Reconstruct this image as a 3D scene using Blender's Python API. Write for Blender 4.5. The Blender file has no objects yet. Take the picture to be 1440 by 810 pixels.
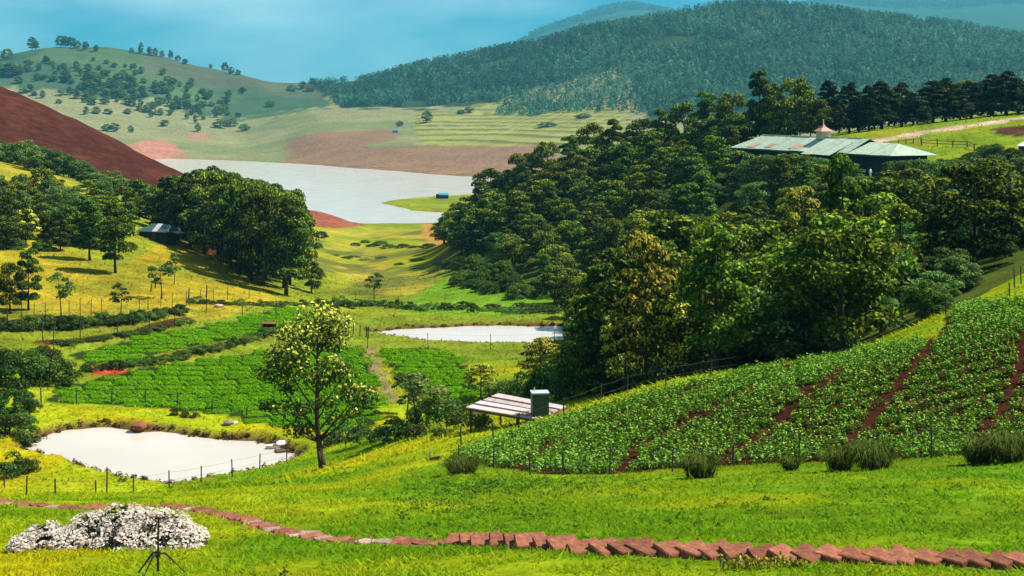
import bpy, math, random
import numpy as np
from mathutils import Vector, Matrix

random.seed(7)
RNG = np.random.default_rng(11)
R = math.radians
scn = bpy.context.scene
col = scn.collection

# ------------------------------------------------------------------ camera
F = 2000.0           # focal length in photo pixels (photo is 1440 x 810)
HZ = 150.0           # photo row of the horizon
ZC = 70.0            # eye height above datum
cam_d = bpy.data.cameras.new("camera")
cam_d.sensor_width = 36.0
cam_d.lens = 36.0 * F / 1440.0
cam_d.shift_y = -(405.0 - HZ) / 1440.0
cam_d.clip_start = 0.5
cam_d.clip_end = 30000.0
cam = bpy.data.objects.new("camera", cam_d)
cam.location = (0, 0, ZC)
cam.rotation_euler = (R(90), 0, 0)
col.objects.link(cam)
scn.camera = cam

# ------------------------------------------------------------------ sky, sun, exposure
SUN_EL, SUN_AZ = R(52), R(76)        # azimuth clockwise from +Y (view direction) to the right
world = bpy.data.worlds.new("World")
scn.world = world
world.use_nodes = True
nt = world.node_tree
nt.nodes.clear()
w_out = nt.nodes.new("ShaderNodeOutputWorld")
w_bg = nt.nodes.new("ShaderNodeBackground")
w_sky = nt.nodes.new("ShaderNodeTexSky")
w_sky.sky_type = 'NISHITA'
w_sky.sun_disc = False
w_sky.sun_elevation = SUN_EL
w_sky.sun_rotation = SUN_AZ
w_sky.altitude = 2200
w_sky.air_density = 1.6
w_sky.dust_density = 0.6
w_sky.ozone_density = 6.0
w_tint = nt.nodes.new("ShaderNodeMix")
w_tint.data_type = 'RGBA'
w_tint.blend_type = 'MULTIPLY'
w_tint.inputs['Factor'].default_value = 1.0
w_tint.inputs['B'].default_value = (0.065, 0.50, 0.84, 1)
nt.links.new(w_sky.outputs[0], w_tint.inputs['A'])
w_tc = nt.nodes.new("ShaderNodeTexCoord")
w_map = nt.nodes.new("ShaderNodeMapping")
w_map.inputs['Scale'].default_value = (3.0, 3.0, 9.0)
w_no = nt.nodes.new("ShaderNodeTexNoise")
w_no.inputs['Scale'].default_value = 1.3
w_no.inputs['Detail'].default_value = 5
w_no.inputs['Roughness'].default_value = 0.5
w_ra = nt.nodes.new("ShaderNodeMapRange")
w_ra.inputs['From Min'].default_value = 0.40
w_ra.inputs['From Max'].default_value = 0.66
w_ra.inputs['To Min'].default_value = 0.0
w_ra.inputs['To Max'].default_value = 1.0
w_cl = nt.nodes.new("ShaderNodeMix")
w_cl.data_type = 'RGBA'
w_cl.inputs['B'].default_value = (5.5, 8.0, 9.0, 1)
nt.links.new(w_tc.outputs['Generated'], w_map.inputs['Vector'])
nt.links.new(w_map.outputs[0], w_no.inputs['Vector'])
nt.links.new(w_no.outputs[0], w_ra.inputs['Value'])
nt.links.new(w_ra.outputs[0], w_cl.inputs['Factor'])
nt.links.new(w_tint.outputs['Result'], w_cl.inputs['A'])
nt.links.new(w_cl.outputs['Result'], w_bg.inputs['Color'])
w_bg.inputs['Strength'].default_value = 0.05
nt.links.new(w_bg.outputs[0], w_out.inputs[0])

sun_d = bpy.data.lights.new("sun", 'SUN')
sun_d.energy = 5.0
sun_d.angle = R(0.5)
sun_d.color = (1.0, 0.94, 0.82)
sun = bpy.data.objects.new("sun", sun_d)
sd = Vector((math.sin(SUN_AZ) * math.cos(SUN_EL), math.cos(SUN_AZ) * math.cos(SUN_EL), math.sin(SUN_EL)))
sun.rotation_euler = (-sd).to_track_quat('-Z', 'Y').to_euler()
sun.location = (0, 0, 500)
col.objects.link(sun)

scn.view_settings.view_transform = 'Standard'
scn.view_settings.look = 'None'
scn.view_settings.gamma = 1.0
scn.view_settings.use_curve_mapping = False
scn.view_settings.exposure = 1.2
scn.cycles.use_denoising = True
scn.cycles.max_bounces = 5
scn.cycles.diffuse_bounces = 2
scn.cycles.glossy_bounces = 2
scn.cycles.transmission_bounces = 3
scn.cycles.transparent_max_bounces = 4
scn.cycles.volume_bounces = 0

# ------------------------------------------------------------------ helpers
def tag(o, label=None, cat=None, group=None, kind=None):
    if label: o["label"] = label
    if cat: o["category"] = cat
    if group: o["group"] = group
    if kind: o["kind"] = kind
    return o

def mk_mesh(name, V, Fc, mat=None, colr=None, smooth=False):
    V = np.asarray(V, np.float32); Fc = np.asarray(Fc, np.int32)
    me = bpy.data.meshes.new(name)
    n, k = Fc.shape
    me.vertices.add(len(V)); me.vertices.foreach_set("co", V.ravel())
    me.loops.add(n * k); me.loops.foreach_set("vertex_index", Fc.ravel())
    me.polygons.add(n)
    me.polygons.foreach_set("loop_start", np.arange(0, n * k, k, dtype=np.int32))
    me.polygons.foreach_set("loop_total", np.full(n, k, np.int32))
    if smooth: me.polygons.foreach_set("use_smooth", np.ones(n, bool))
    if colr is not None:
        a = me.color_attributes.new("Col", 'FLOAT_COLOR', 'POINT')
        c = np.ones((len(V), 4), np.float32); c[:, :3] = colr
        a.data.foreach_set("color", c.ravel())
    me.update(calc_edges=True)
    if mat: me.materials.append(mat)
    return me

def link(name, data, parent=None, loc=None, rot=None, scale=None):
    o = bpy.data.objects.new(name, data)
    col.objects.link(o)
    if parent: o.parent = parent
    if loc is not None: o.location = loc
    if rot is not None: o.rotation_euler = rot
    if scale is not None: o.scale = scale
    return o

class MB:
    """collects boxes, tubes and polygons into one mesh"""
    def __init__(s): s.v = []; s.f = []
    def poly(s, pts, faces):
        b = len(s.v); s.v += [tuple(p) for p in pts]; s.f += [tuple(b + i for i in f) for f in faces]; return s
    def box(s, c, d, rz=0, rx=0, ry=0, taper=1.0):
        m = Matrix.Translation(c) @ Matrix.Rotation(rz, 4, 'Z') @ Matrix.Rotation(ry, 4, 'Y') @ Matrix.Rotation(rx, 4, 'X')
        pts = []
        for z in (-.5, .5):
            t = 1.0 if z < 0 else taper
            for x, y in ((-.5, -.5), (.5, -.5), (.5, .5), (-.5, .5)):
                pts.append(m @ Vector((x * d[0] * t, y * d[1] * t, z * d[2])))
        return s.poly(pts, [(3, 2, 1, 0), (4, 5, 6, 7), (0, 1, 5, 4), (1, 2, 6, 5), (2, 3, 7, 6), (3, 0, 4, 7)])
    def tube(s, pts, rad, n=6):
        pts = [Vector(p) for p in pts]
        if not isinstance(rad, (list, tuple)): rad = [rad] * len(pts)
        ring = []; b = []
        for i, p in enumerate(pts):
            d = (pts[min(i + 1, len(pts) - 1)] - pts[max(i - 1, 0)]).normalized()
            a = d.orthogonal().normalized() if abs(d.z) < .9 else Vector((1, 0, 0)).cross(d).normalized()
            c = d.cross(a)
            for k in range(n):
                t = 2 * math.pi * k / n
                b.append(p + (a * math.cos(t) + c * math.sin(t)) * rad[i])
        fs = []
        for i in range(len(pts) - 1):
            for k in range(n):
                fs.append((i * n + k, i * n + (k + 1) % n, (i + 1) * n + (k + 1) % n, (i + 1) * n + k))
        fs.append(tuple(range(n - 1, -1, -1))); fs.append(tuple((len(pts) - 1) * n + k for k in range(n)))
        return s.poly(b, fs)
    def mesh(s, name, mat, smooth=False):
        me = bpy.data.meshes.new(name); me.from_pydata(s.v, [], s.f); me.update()
        if smooth:
            for p in me.polygons: p.use_smooth = True
        me.materials.append(mat); return me
    def build(s, name, mat, parent=None, smooth=False, **k):
        return link(name, s.mesh(name, mat, smooth), parent, **k)

# value noise
def _h(ix, iy, s):
    n = (ix.astype(np.int64) * 374761393 + iy.astype(np.int64) * 668265263 + s * 974634541) & 0xffffffff
    n = ((n ^ (n >> 13)) * 1274126177) & 0xffffffff
    return ((n ^ (n >> 16)) & 0xffff) / 65535.0
def vnoise(x, y, s=0):
    x = np.asarray(x, float); y = np.asarray(y, float)
    ix = np.floor(x); iy = np.floor(y); fx = x - ix; fy = y - iy
    fx = fx * fx * (3 - 2 * fx); fy = fy * fy * (3 - 2 * fy)
    a = _h(ix, iy, s); b = _h(ix + 1, iy, s); c = _h(ix, iy + 1, s); d = _h(ix + 1, iy + 1, s)
    return (a * (1 - fx) + b * fx) * (1 - fy) + (c * (1 - fx) + d * fx) * fy
def fbm(x, y, s=0, o=4):
    t = 0; a = .5; n = 0
    for i in range(o):
        t = t + a * vnoise(x * 2 ** i + 17.3 * i, y * 2 ** i - 9.1 * i, s + i); n += a; a *= .5
    return t / n
def sstep(a, b, x):
    t = np.clip((x - a) / (b - a), 0, 1); return t * t * (3 - 2 * t)
def inpoly(x, y, P):
    x = np.asarray(x, float); y = np.asarray(y, float); r = np.zeros(x.shape, bool); n = len(P); j = n - 1
    for i in range(n):
        xi, yi = P[i]; xj, yj = P[j]
        if yi != yj:
            r ^= ((yi > y) != (yj > y)) & (x < (xj - xi) * (y - yi) / (yj - yi) + xi)
        j = i
    return r
def polydist(x, y, P, closed=True):
    x = np.asarray(x, float); y = np.asarray(y, float); d = np.full(x.shape, 1e12); n = len(P)
    for i in range(n if closed else n - 1):
        ax, ay = P[i]; bx, by = P[(i + 1) % n]; ux, uy = bx - ax, by - ay
        L = ux * ux + uy * uy + 1e-12
        t = np.clip(((x - ax) * ux + (y - ay) * uy) / L, 0, 1)
        d = np.minimum(d, (x - ax - t * ux) ** 2 + (y - ay - t * uy) ** 2)
    return np.sqrt(d)

# ------------------------------------------------------------------ materials
def new_mat(name):
    m = bpy.data.materials.new(name); m.use_nodes = True
    t = m.node_tree; t.nodes.clear()
    return m, t, t.nodes.new("ShaderNodeOutputMaterial")

def plain(name, c, rough=.8, var=.35, scale=6.0, spec=.2, bump=0.0, metal=0.0, dirt=None):
    m, t, o = new_mat(name); N = t.nodes; L = t.links
    b = N.new("ShaderNodeBsdfPrincipled")
    b.inputs['Roughness'].default_value = rough; b.inputs['Specular IOR Level'].default_value = spec
    b.inputs['Metallic'].default_value = metal
    tc = N.new("ShaderNodeTexCoord"); n = N.new("ShaderNodeTexNoise")
    n.inputs['Scale'].default_value = scale; n.inputs['Detail'].default_value = 6; n.inputs['Roughness'].default_value = .65
    L.new(tc.outputs['Object'], n.inputs['Vector'])
    r = N.new("ShaderNodeValToRGB")
    d = dirt or tuple(x * (1 - var) for x in c)
    r.color_ramp.elements[0].position = .3; r.color_ramp.elements[1].position = .7
    r.color_ramp.elements[0].color = (*d, 1)
    r.color_ramp.elements[1].color = (*[min(1, x * (1 + var * .5)) for x in c], 1)
    L.new(n.outputs[0], r.inputs[0])
    oi = N.new("ShaderNodeObjectInfo"); hs = N.new("ShaderNodeHueSaturation")
    mr = N.new("ShaderNodeMapRange"); mr.inputs['To Min'].default_value = 1 - var * .6; mr.inputs['To Max'].default_value = 1 + var * .4
    L.new(oi.outputs['Random'], mr.inputs['Value']); L.new(mr.outputs[0], hs.inputs['Value'])
    L.new(r.outputs[0], hs.inputs['Color']); L.new(hs.outputs[0], b.inputs['Base Color'])
    if bump:
        bp = N.new("ShaderNodeBump"); bp.inputs['Strength'].default_value = bump; bp.inputs['Distance'].default_value = .03
        L.new(n.outputs[0], bp.inputs['Height']); L.new(bp.outputs[0], b.inputs['Normal'])
    L.new(b.outputs[0], o.inputs[0]); return m

def leafmat(name, trans=.35, var=.3, gloss=.1):
    m, t, o = new_mat(name); N = t.nodes; L = t.links
    at = N.new("ShaderNodeAttribute"); at.attribute_name = "Col"
    oi = N.new("ShaderNodeObjectInfo"); hs = N.new("ShaderNodeHueSaturation")
    m1 = N.new("ShaderNodeMapRange"); m1.inputs['To Min'].default_value = 1 - var; m1.inputs['To Max'].default_value = 1 + var
    m2 = N.new("ShaderNodeMath"); m2.operation = 'MULTIPLY'; m2.inputs[1].default_value = 7.13
    m3 = N.new("ShaderNodeMath"); m3.operation = 'FRACT'
    m4 = N.new("ShaderNodeMapRange"); m4.inputs['To Min'].default_value = .5 - var * .03; m4.inputs['To Max'].default_value = .5 + var * .09
    L.new(oi.outputs['Random'], m1.inputs['Value']); L.new(oi.outputs['Random'], m2.inputs[0]); L.new(m2.outputs[0], m3.inputs[0]); L.new(m3.outputs[0], m4.inputs['Value'])
    L.new(m1.outputs[0], hs.inputs['Value']); L.new(m4.outputs[0], hs.inputs['Hue']); L.new(at.outputs['Color'], hs.inputs['Color'])
    d = N.new("ShaderNodeBsdfDiffuse"); tr = N.new("ShaderNodeBsdfTranslucent"); mx = N.new("ShaderNodeMixShader"); mx.inputs[0].default_value = trans
    g = N.new("ShaderNodeBsdfGlossy"); g.inputs['Roughness'].default_value = .45; g.inputs['Color'].default_value = (.9, .95, .9, 1)
    mg = N.new("ShaderNodeMixShader"); mg.inputs[0].default_value = gloss * .12
    L.new(hs.outputs[0], d.inputs[0]); L.new(hs.outputs[0], tr.inputs[0])
    L.new(d.outputs[0], mx.inputs[1]); L.new(tr.outputs[0], mx.inputs[2])
    L.new(mx.outputs[0], mg.inputs[1]); L.new(g.outputs[0], mg.inputs[2]); L.new(mg.outputs[0], o.inputs[0]); return m

def groundmat():
    m, t, o = new_mat("ground_cover"); N = t.nodes; L = t.links
    at = N.new("ShaderNodeAttribute"); at.attribute_name = "Col"
    tc = N.new("ShaderNodeTexCoord")
    def noise(sc, det=5, rough=.6):
        n = N.new("ShaderNodeTexNoise"); n.inputs['Scale'].default_value = sc; n.inputs['Detail'].default_value = det; n.inputs['Roughness'].default_value = rough
        L.new(tc.outputs['Object'], n.inputs['Vector']); return n
    n1 = noise(2.2, 6, .75); n2 = noise(.22, 5, .65); n3 = noise(.02, 5, .6)
    def rng(n, a, b, lo=.3, hi=.7):
        r = N.new("ShaderNodeMapRange"); r.inputs['From Min'].default_value = lo; r.inputs['From Max'].default_value = hi
        r.inputs['To Min'].default_value = a; r.inputs['To Max'].default_value = b; L.new(n.outputs[0], r.inputs['Value']); return r
    r1, r2, r3 = rng(n1, .55, 1.35), rng(n2, .62, 1.3), rng(n3, .85, 1.15)
    a = N.new("ShaderNodeMath"); a.operation = 'MULTIPLY'; L.new(r1.outputs[0], a.inputs[0]); L.new(r2.outputs[0], a.inputs[1])
    b = N.new("ShaderNodeMath"); b.operation = 'MULTIPLY'; L.new(a.outputs[0], b.inputs[0]); L.new(r3.outputs[0], b.inputs[1])
    hs = N.new("ShaderNodeHueSaturation"); L.new(at.outputs['Color'], hs.inputs['Color']); L.new(b.outputs[0], hs.inputs['Value'])
    hr = rng(n2, .485, .512); L.new(hr.outputs[0], hs.inputs['Hue'])
    p = N.new("ShaderNodeBsdfDiffuse"); L.new(hs.outputs[0], p.inputs['Color'])
    bp = N.new("ShaderNodeBump"); bp.inputs['Strength'].default_value = .9; bp.inputs['Distance'].default_value = .12
    L.new(n1.outputs[0], bp.inputs['Height']); L.new(bp.outputs[0], p.inputs['Normal'])
    L.new(p.outputs[0], o.inputs[0]); return m

def watermat(name, c):
    m, t, o = new_mat(name); N = t.nodes; L = t.links
    b = N.new("ShaderNodeBsdfPrincipled"); b.inputs['Roughness'].default_value = .16
    b.inputs['IOR'].default_value = 1.33; b.inputs['Specular IOR Level'].default_value = .22
    tc = N.new("ShaderNodeTexCoord"); n0 = N.new("ShaderNodeTexNoise"); n0.inputs['Scale'].default_value = .06; n0.inputs['Detail'].default_value = 4
    L.new(tc.outputs['Object'], n0.inputs['Vector'])
    r = N.new("ShaderNodeValToRGB"); r.color_ramp.elements[0].position = .3; r.color_ramp.elements[1].position = .7
    r.color_ramp.elements[0].color = (*[x * .9 for x in c], 1); r.color_ramp.elements[1].color = (*[x * 1.06 for x in c], 1)
    L.new(n0.outputs[0], r.inputs[0]); L.new(r.outputs[0], b.inputs['Base Color'])
    n = N.new("ShaderNodeTexNoise"); n.inputs['Scale'].default_value = 1.6; n.inputs['Detail'].default_value = 4
    L.new(tc.outputs['Object'], n.inputs['Vector'])
    bp = N.new("ShaderNodeBump"); bp.inputs['Strength'].default_value = .12; bp.inputs['Distance'].default_value = .05
    L.new(n.outputs[0], bp.inputs['Height']); L.new(bp.outputs[0], b.inputs['Normal'])
    L.new(b.outputs[0], o.inputs[0]); return m

M = {
    'ground': groundmat(), 'leaf': leafmat('leaf', .4, .45, .04), 'grass': leafmat('grass_blade', .5, .05, .0), 'crop': leafmat('crop_leaf', .35, .10, .0),
    'petal': leafmat('petal', .35, .03, .0),
    'bark': plain('bark', (.05, .038, .03), .95, .4, 3, bump=.6),
    'water': watermat('silty_water', (.41, .372, .32)),
    'post': plain('weathered_post', (.045, .04, .036), .9, .4, 8), 'palepost': plain('pale_post', (.3, .27, .22), .9, .3, 8),
    'wire': plain('wire', (.12, .12, .12), .5, .2, 4, metal=.6),
    'stone': plain('red_stone', (.215, .082, .048), .95, .55, 9, bump=1.0, spec=.05), 'palestone': plain('pale_stone', (.36, .25, .2), .95, .6, 14, bump=1.0, spec=.05),
    'rock': plain('rock', (.30, .24, .2), .9, .4, 3, bump=.8),
    'plank': plain('silvered_plank', (.42, .34, .33), .75, .4, 4), 'rust': plain('rusty_edge', (.16, .045, .03), .85, .4, 5),
    'tank': plain('green_tank', (.012, .06, .04), .5, .3, 3, spec=.4), 'tanktop': plain('tank_lid', (.4, .48, .45), .5, .3, 5),
    'litter': plain('leaf_litter', (.3, .17, .03), .9, .5, 9),
    'roofgreen': plain('faded_green_sheet', (.36, .42, .33), .85, .2, 1.2, spec=.05, dirt=(.22, .29, .21)),
    'roofred': plain('rusted_sheet', (.42, .24, .17), .7, .3, 3), 'trimgreen': plain('green_trim', (.015, .09, .06), .6, .3, 3),
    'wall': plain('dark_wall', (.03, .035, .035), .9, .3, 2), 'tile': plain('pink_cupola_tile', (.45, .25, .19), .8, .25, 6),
    'cream': plain('cream_paint', (.55, .42, .28), .7, .2, 4), 'white': plain('white_paint', (.75, .74, .7), .6, .1, 4),
    'hutroof': plain('blue_green_sheet', (.03, .075, .068), .5, .35, 2, spec=.4), 'hutpale': plain('pale_sheet', (.36, .36, .35), .6, .3, 3),
    'brick': plain('brick_red', (.32, .1, .06), .9, .4, 4), 'blue': plain('blue_sheet', (.02, .2, .3), .5, .3, 3),
    'hull': plain('pink_white_hull', (.6, .45, .4), .5, .2, 4), 'brownwood': plain('brown_wood', (.13, .07, .04), .8, .4, 6),
    'black': plain('black_metal', (.012, .012, .012), .5, .3, 6, spec=.4), 'skin': plain('skin', (.25, .13, .08), .6, .1, 4), 'red': plain('red_cloth', (.6, .03, .05), .7, .2, 4),
}

# ------------------------------------------------------------------ terrain heights
# ring distance (m) -> ground profile across the view as (photo column, photo row) pairs
RINGS = [
 (4.5, [(-900, 1500), (2300, 1500)]),
 (8, [(-900, 1180), (2300, 1150)]),
 (16, [(-900, 935), (2300, 920)]),
 (26, [(-900, 810), (0, 803), (400, 790), (720, 776), (1080, 776), (1440, 784), (2300, 795)]),
 (36, [(-900, 760), (0, 750), (400, 742), (720, 724), (1080, 717), (1440, 702), (2300, 690)]),
 (45, [(-900, 722), (0, 710), (300, 706), (500, 702), (720, 692), (1000, 682), (1440, 660), (2300, 640)]),
 (55, [(-900, 715), (0, 706), (300, 695), (500, 688), (650, 668), (760, 668), (900, 668), (1000, 664), (1200, 656), (1440, 630), (2300, 590)]),
 (70, [(-900, 700), (0, 703), (200, 698), (440, 679), (560, 655), (650, 634), (700, 622), (800, 598), (900, 575), (1000, 556), (1120, 530), (1200, 512), (1330, 478), (1440, 450), (2300, 400)]),
 (80, [(-900, 690), (0, 701), (200, 697), (440, 671), (560, 640), (650, 614), (700, 606), (760, 592), (850, 563), (920, 542), (1000, 526), (1110, 509), (1200, 496), (1330, 443), (1440, 418), (2300, 350)]),
 (92, [(-900, 670), (0, 697), (200, 697), (440, 660), (560, 622), (650, 600), (760, 588), (850, 562), (920, 545), (1000, 530), (1110, 512), (1200, 490), (1330, 440), (1440, 400), (2300, 330)]),
 (104, [(-900, 600), (-100, 660), (0, 685), (150, 694), (260, 689), (440, 640), (560, 606), (650, 588), (760, 578), (850, 560), (1000, 528), (1110, 508), (1200, 480), (1330, 430), (1440, 385), (2300, 300)]),
 (114, [(-900, 560), (-100, 620), (0, 632), (150, 640), (260, 640), (440, 622), (560, 598), (650, 580), (760, 570), (850, 548), (1000, 510), (1110, 485), (1200, 455), (1330, 405), (1440, 372), (2300, 290)]),
 (126, [(-900, 510), (-100, 572), (0, 578), (150, 583), (300, 590), (420, 600), (530, 597), (640, 585), (760, 562), (850, 535), (1000, 492), (1110, 465), (1200, 432), (1330, 385), (1440, 355), (2300, 275)]),
 (140, [(-900, 440), (-100, 520), (0, 530), (100, 545), (300, 556), (450, 560), (560, 557), (660, 548), (760, 535), (850, 510), (1000, 468), (1200, 405), (1440, 340), (2300, 260)]),
 (158, [(-900, 390), (-100, 470), (0, 480), (100, 495), (300, 510), (450, 518), (560, 518), (660, 516), (760, 510), (850, 490), (1000, 442), (1200, 385), (1440, 325), (2300, 245)]),
 (178, [(-900, 340), (-100, 436), (0, 446), (100, 452), (200, 460), (350, 475), (480, 487), (660, 490), (760, 488), (850, 468), (1000, 420), (1200, 366), (1440, 310), (2300, 230)]),
 (200, [(-900, 310), (-100, 400), (0, 410), (100, 420), (200, 430), (350, 440), (450, 450), (520, 456), (640, 457), (800, 455), (900, 432), (1000, 400), (1200, 348), (1440, 296), (2300, 215)]),
 (240, [(-900, 260), (-100, 335), (0, 345), (100, 354), (200, 368), (300, 390), (400, 415), (500, 440), (640, 440), (800, 428), (900, 402), (1000, 368), (1060, 318), (1100, 275), (1190, 253), (1240, 250), (1300, 253), (1440, 244), (2300, 200)]),
 (280, [(-900, 215), (-100, 272), (0, 286), (100, 306), (200, 330), (300, 360), (400, 388), (500, 418), (600, 415), (700, 398), (800, 372), (900, 342), (1000, 300), (1080, 243), (1200, 235), (1300, 226), (1440, 206), (2300, 160)]),
 (330, [(-900, 180), (-100, 225), (0, 240), (100, 262), (200, 300), (300, 338), (400, 366), (500, 395), (600, 388), (700, 350), (800, 304), (900, 266), (1000, 230), (1100, 203), (1200, 189), (1300, 175), (1440, 160), (2300, 110)]),
 (400, [(-900, 150), (-100, 205), (0, 222), (100, 246), (200, 276), (300, 318), (400, 350), (500, 374), (600, 362), (650, 330), (700, 296), (850, 246), (1000, 215), (1200, 184), (1440, 158), (2300, 110)]),
 (460, [(-900, 110), (-100, 185), (0, 210), (100, 234), (200, 262), (300, 310), (400, 342), (500, 360), (600, 348), (700, 320), (850, 290), (1000, 260), (1200, 220), (1440, 200), (2300, 170)]),
 (560, [(-900, 0), (-100, 76), (0, 121), (50, 145), (100, 169), (150, 192), (200, 217), (260, 246), (330, 290), (400, 322), (500, 342), (600, 338), (700, 335), (1000, 320), (1440, 300), (2300, 250)]),
 (640, [(-900, 30), (-100, 120), (0, 160), (100, 205), (200, 250), (300, 296), (400, 312), (440, 318), (500, 330), (600, 328), (700, 328), (1000, 325), (1440, 315), (2300, 280)]),
 (720, [(-900, 60), (-100, 180), (0, 210), (100, 250), (200, 285), (300, 312), (400, 296), (440, 294), (480, 306), (520, 322), (620, 321), (680, 312), (1000, 318), (1440, 310), (2300, 280)]),
 (800, [(-900, 120), (-100, 250), (0, 270), (100, 290), (300, 308), (400, 308), (440, 306), (500, 314), (620, 314), (1000, 308), (1440, 300), (2300, 250)]),
 (1000, [(-900, 170), (0, 270), (400, 280), (640, 278), (1000, 278), (1440, 270), (2300, 240)]),
 (1350, [(-900, 190), (0, 240), (400, 246), (640, 246), (800, 240), (1000, 230), (1440, 220), (2300, 200)]),
 (1500, [(-900, 190), (0, 230), (400, 236), (560, 234), (640, 228), (720, 212), (1000, 200), (1440, 190), (2300, 180)]),
 (1680, [(-900, 185), (0, 220), (200, 226), (400, 227), (500, 212), (560, 202), (640, 204), (720, 198), (1000, 185), (1440, 175), (2300, 160)]),
 (1820, [(-900, 180), (0, 205), (200, 208), (300, 219), (400, 212), (440, 196), (560, 190), (700, 193), (800, 185), (1000, 170), (1440, 155), (2300, 140)]),
 (2050, [(-900, 140), (0, 175), (100, 185), (200, 190), (340, 204), (430, 184), (560, 178), (700, 176), (800, 166), (1000, 148), (1440, 130), (2300, 120)]),
 (2300, [(-900, 110), (0, 140), (100, 150), (200, 168), (340, 180), (430, 162), (500, 158), (700, 152), (800, 146), (900, 120), (1000, 112), (1440, 108), (2300, 100)]),
 (2600, [(-900, 80), (0, 92), (100, 97), (200, 120), (300, 146), (420, 148), (500, 146), (600, 132), (700, 114), (800, 96), (900, 74), (1000, 58), (1100, 56), (1200, 62), (1440, 84), (2300, 110)]),
 (2900, [(-900, 80), (-100, 84), (0, 76), (50, 66), (100, 68), (160, 70), (230, 80), (300, 97), (400, 118), (480, 118), (600, 96), (700, 75), (800, 52), (900, 29), (1000, 11), (1050, 7), (1100, 10), (1200, 19), (1300, 35), (1440, 57), (1800, 90), (2300, 100)]),
 (3200, [(-900, 125), (0, 125), (300, 130), (600, 118), (1000, 60), (1440, 95), (2300, 125)]),
 (4200, [(-900, 135), (300, 135), (700, 125), (1440, 110), (2300, 125)]),
 (11000, [(-900, 130), (250, 135), (420, 124), (600, 118), (700, 85), (760, 52), (800, 32), (840, 18), (880, 8), (920, 14), (980, 30), (1060, 22), (1160, 2), (1260, 6), (1340, 14), (1440, 4), (1700, 30), (2300, 110)]),
 (15000, [(-900, 147), (2300, 147)]),
]
PXG = np.arange(-900, 2301, 8.0)
TY = np.linspace(math.log(4.5), math.log(15000), 940)
YG = np.exp(TY)
def _pchip(xs, ys, x):
    # ys: (n, m) columns; monotone cubic along axis 0
    h = np.diff(xs)[:, None]; d = np.diff(ys, axis=0) / h
    m = np.zeros_like(ys); m[0] = d[0]; m[-1] = d[-1]
    w1 = 2 * h[1:] + h[:-1]; w2 = h[1:] + 2 * h[:-1]
    with np.errstate(divide='ignore', invalid='ignore'):
        hm = (w1 + w2) / (w1 / d[:-1] + w2 / d[1:])
    m[1:-1] = np.where(d[:-1] * d[1:] > 0, np.nan_to_num(hm), 0)
    i = np.clip(np.searchsorted(xs, x) - 1, 0, len(xs) - 2)
    hh = (xs[i + 1] - xs[i])[:, None]; t = ((x - xs[i]) / (xs[i + 1] - xs[i]))[:, None]
    return ((1 + 2 * t) * (1 - t) ** 2 * ys[i] + t * (1 - t) ** 2 * hh * m[i] + t * t * (3 - 2 * t) * ys[i + 1] + t * t * (t - 1) * hh * m[i + 1])
_k = np.exp(-.5 * (np.arange(-4, 5) / 1.6) ** 2); _k /= _k.sum()
_rows = []
for Y, pr in RINGS:
    a = np.interp(PXG, [p[0] for p in pr], [p[1] for p in pr])
    _rows.append(np.convolve(np.pad(a, 4, mode='edge'), _k, 'valid'))
PYG = _pchip(np.log([r[0] for r in RINGS]), np.array(_rows), TY)
PXM, YM = np.meshgrid(PXG, YG)
XM = (PXM - 720) / F * YM
ZM = ZC - (PYG - HZ) / F * YM
ZM += (fbm(XM / 14, YM / 14, 13, 4) - .5) * 2.6 * sstep(440, 500, YM) * (1 - sstep(640, 700, YM)) * (PXM < 340)
# natural unevenness, growing with distance
ZM += (fbm(XM / 9, YM / 9, 3) - .5) * .5 * sstep(10, 60, YM) + (fbm(XM / 60, YM / 60, 9) - .5) * 2.0 * sstep(60, 260, YM)
ZM += (fbm(XM / 1.6, YM / 1.6, 5, 3) - .5) * .12 * (1 - sstep(60, 120, YM))
ZM += (fbm(XM / 160, YM / 160, 21, 5) - .5) * 26 * sstep(1700, 2700, YM) + (fbm(XM / 700, YM / 700, 25, 4) - .5) * 130 * sstep(6000, 9500, YM)

def at(px, py, Y):
    return Vector(((px - 720) / F * Y, Y, ZC - (py - HZ) / F * Y))
def flat(pts, h):
    """photo outline -> plan outline on a level h metres below the eye"""
    out = []
    for px, py in pts:
        Y = h * F / (py - HZ); out.append(((px - 720) / F * Y, Y))
    return out
def rough(P, amp, seg, seed):
    out = []; n = len(P)
    for i in range(n):
        a = Vector(P[i]); b = Vector(P[(i + 1) % n]); k = max(1, int((b - a).length / seg))
        nrm = Vector((-(b - a).y, (b - a).x)).normalized() if (b - a).length > 1e-6 else Vector((0, 0))
        for j in range(k):
            p = a.lerp(b, j / k)
            s = float(fbm(np.array(p.x / seg / 2.3), np.array(p.y / seg / 2.3), seed, 3)) - .5
            q = p + nrm * s * amp * 2
            out.append((q.x, q.y))
    return out
POND = rough(flat([(32, 634), (60, 614), (95, 604), (150, 601), (178, 604), (190, 609), (225, 606), (260, 612), (310, 618), (360, 620), (385, 627), (425, 640), (405, 651), (360, 662), (320, 670), (280, 678), (240, 684), (205, 679), (165, 670), (120, 661), (98, 649), (60, 640)], 28.0), .5, 1.0, 31)
POND2 = rough(flat([(516, 468), (560, 463), (640, 459), (700, 458), (790, 459), (830, 463), (820, 474), (770, 482), (700, 484), (640, 482), (600, 480), (560, 474)], 30.5), .7, 1.4, 33)
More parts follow.
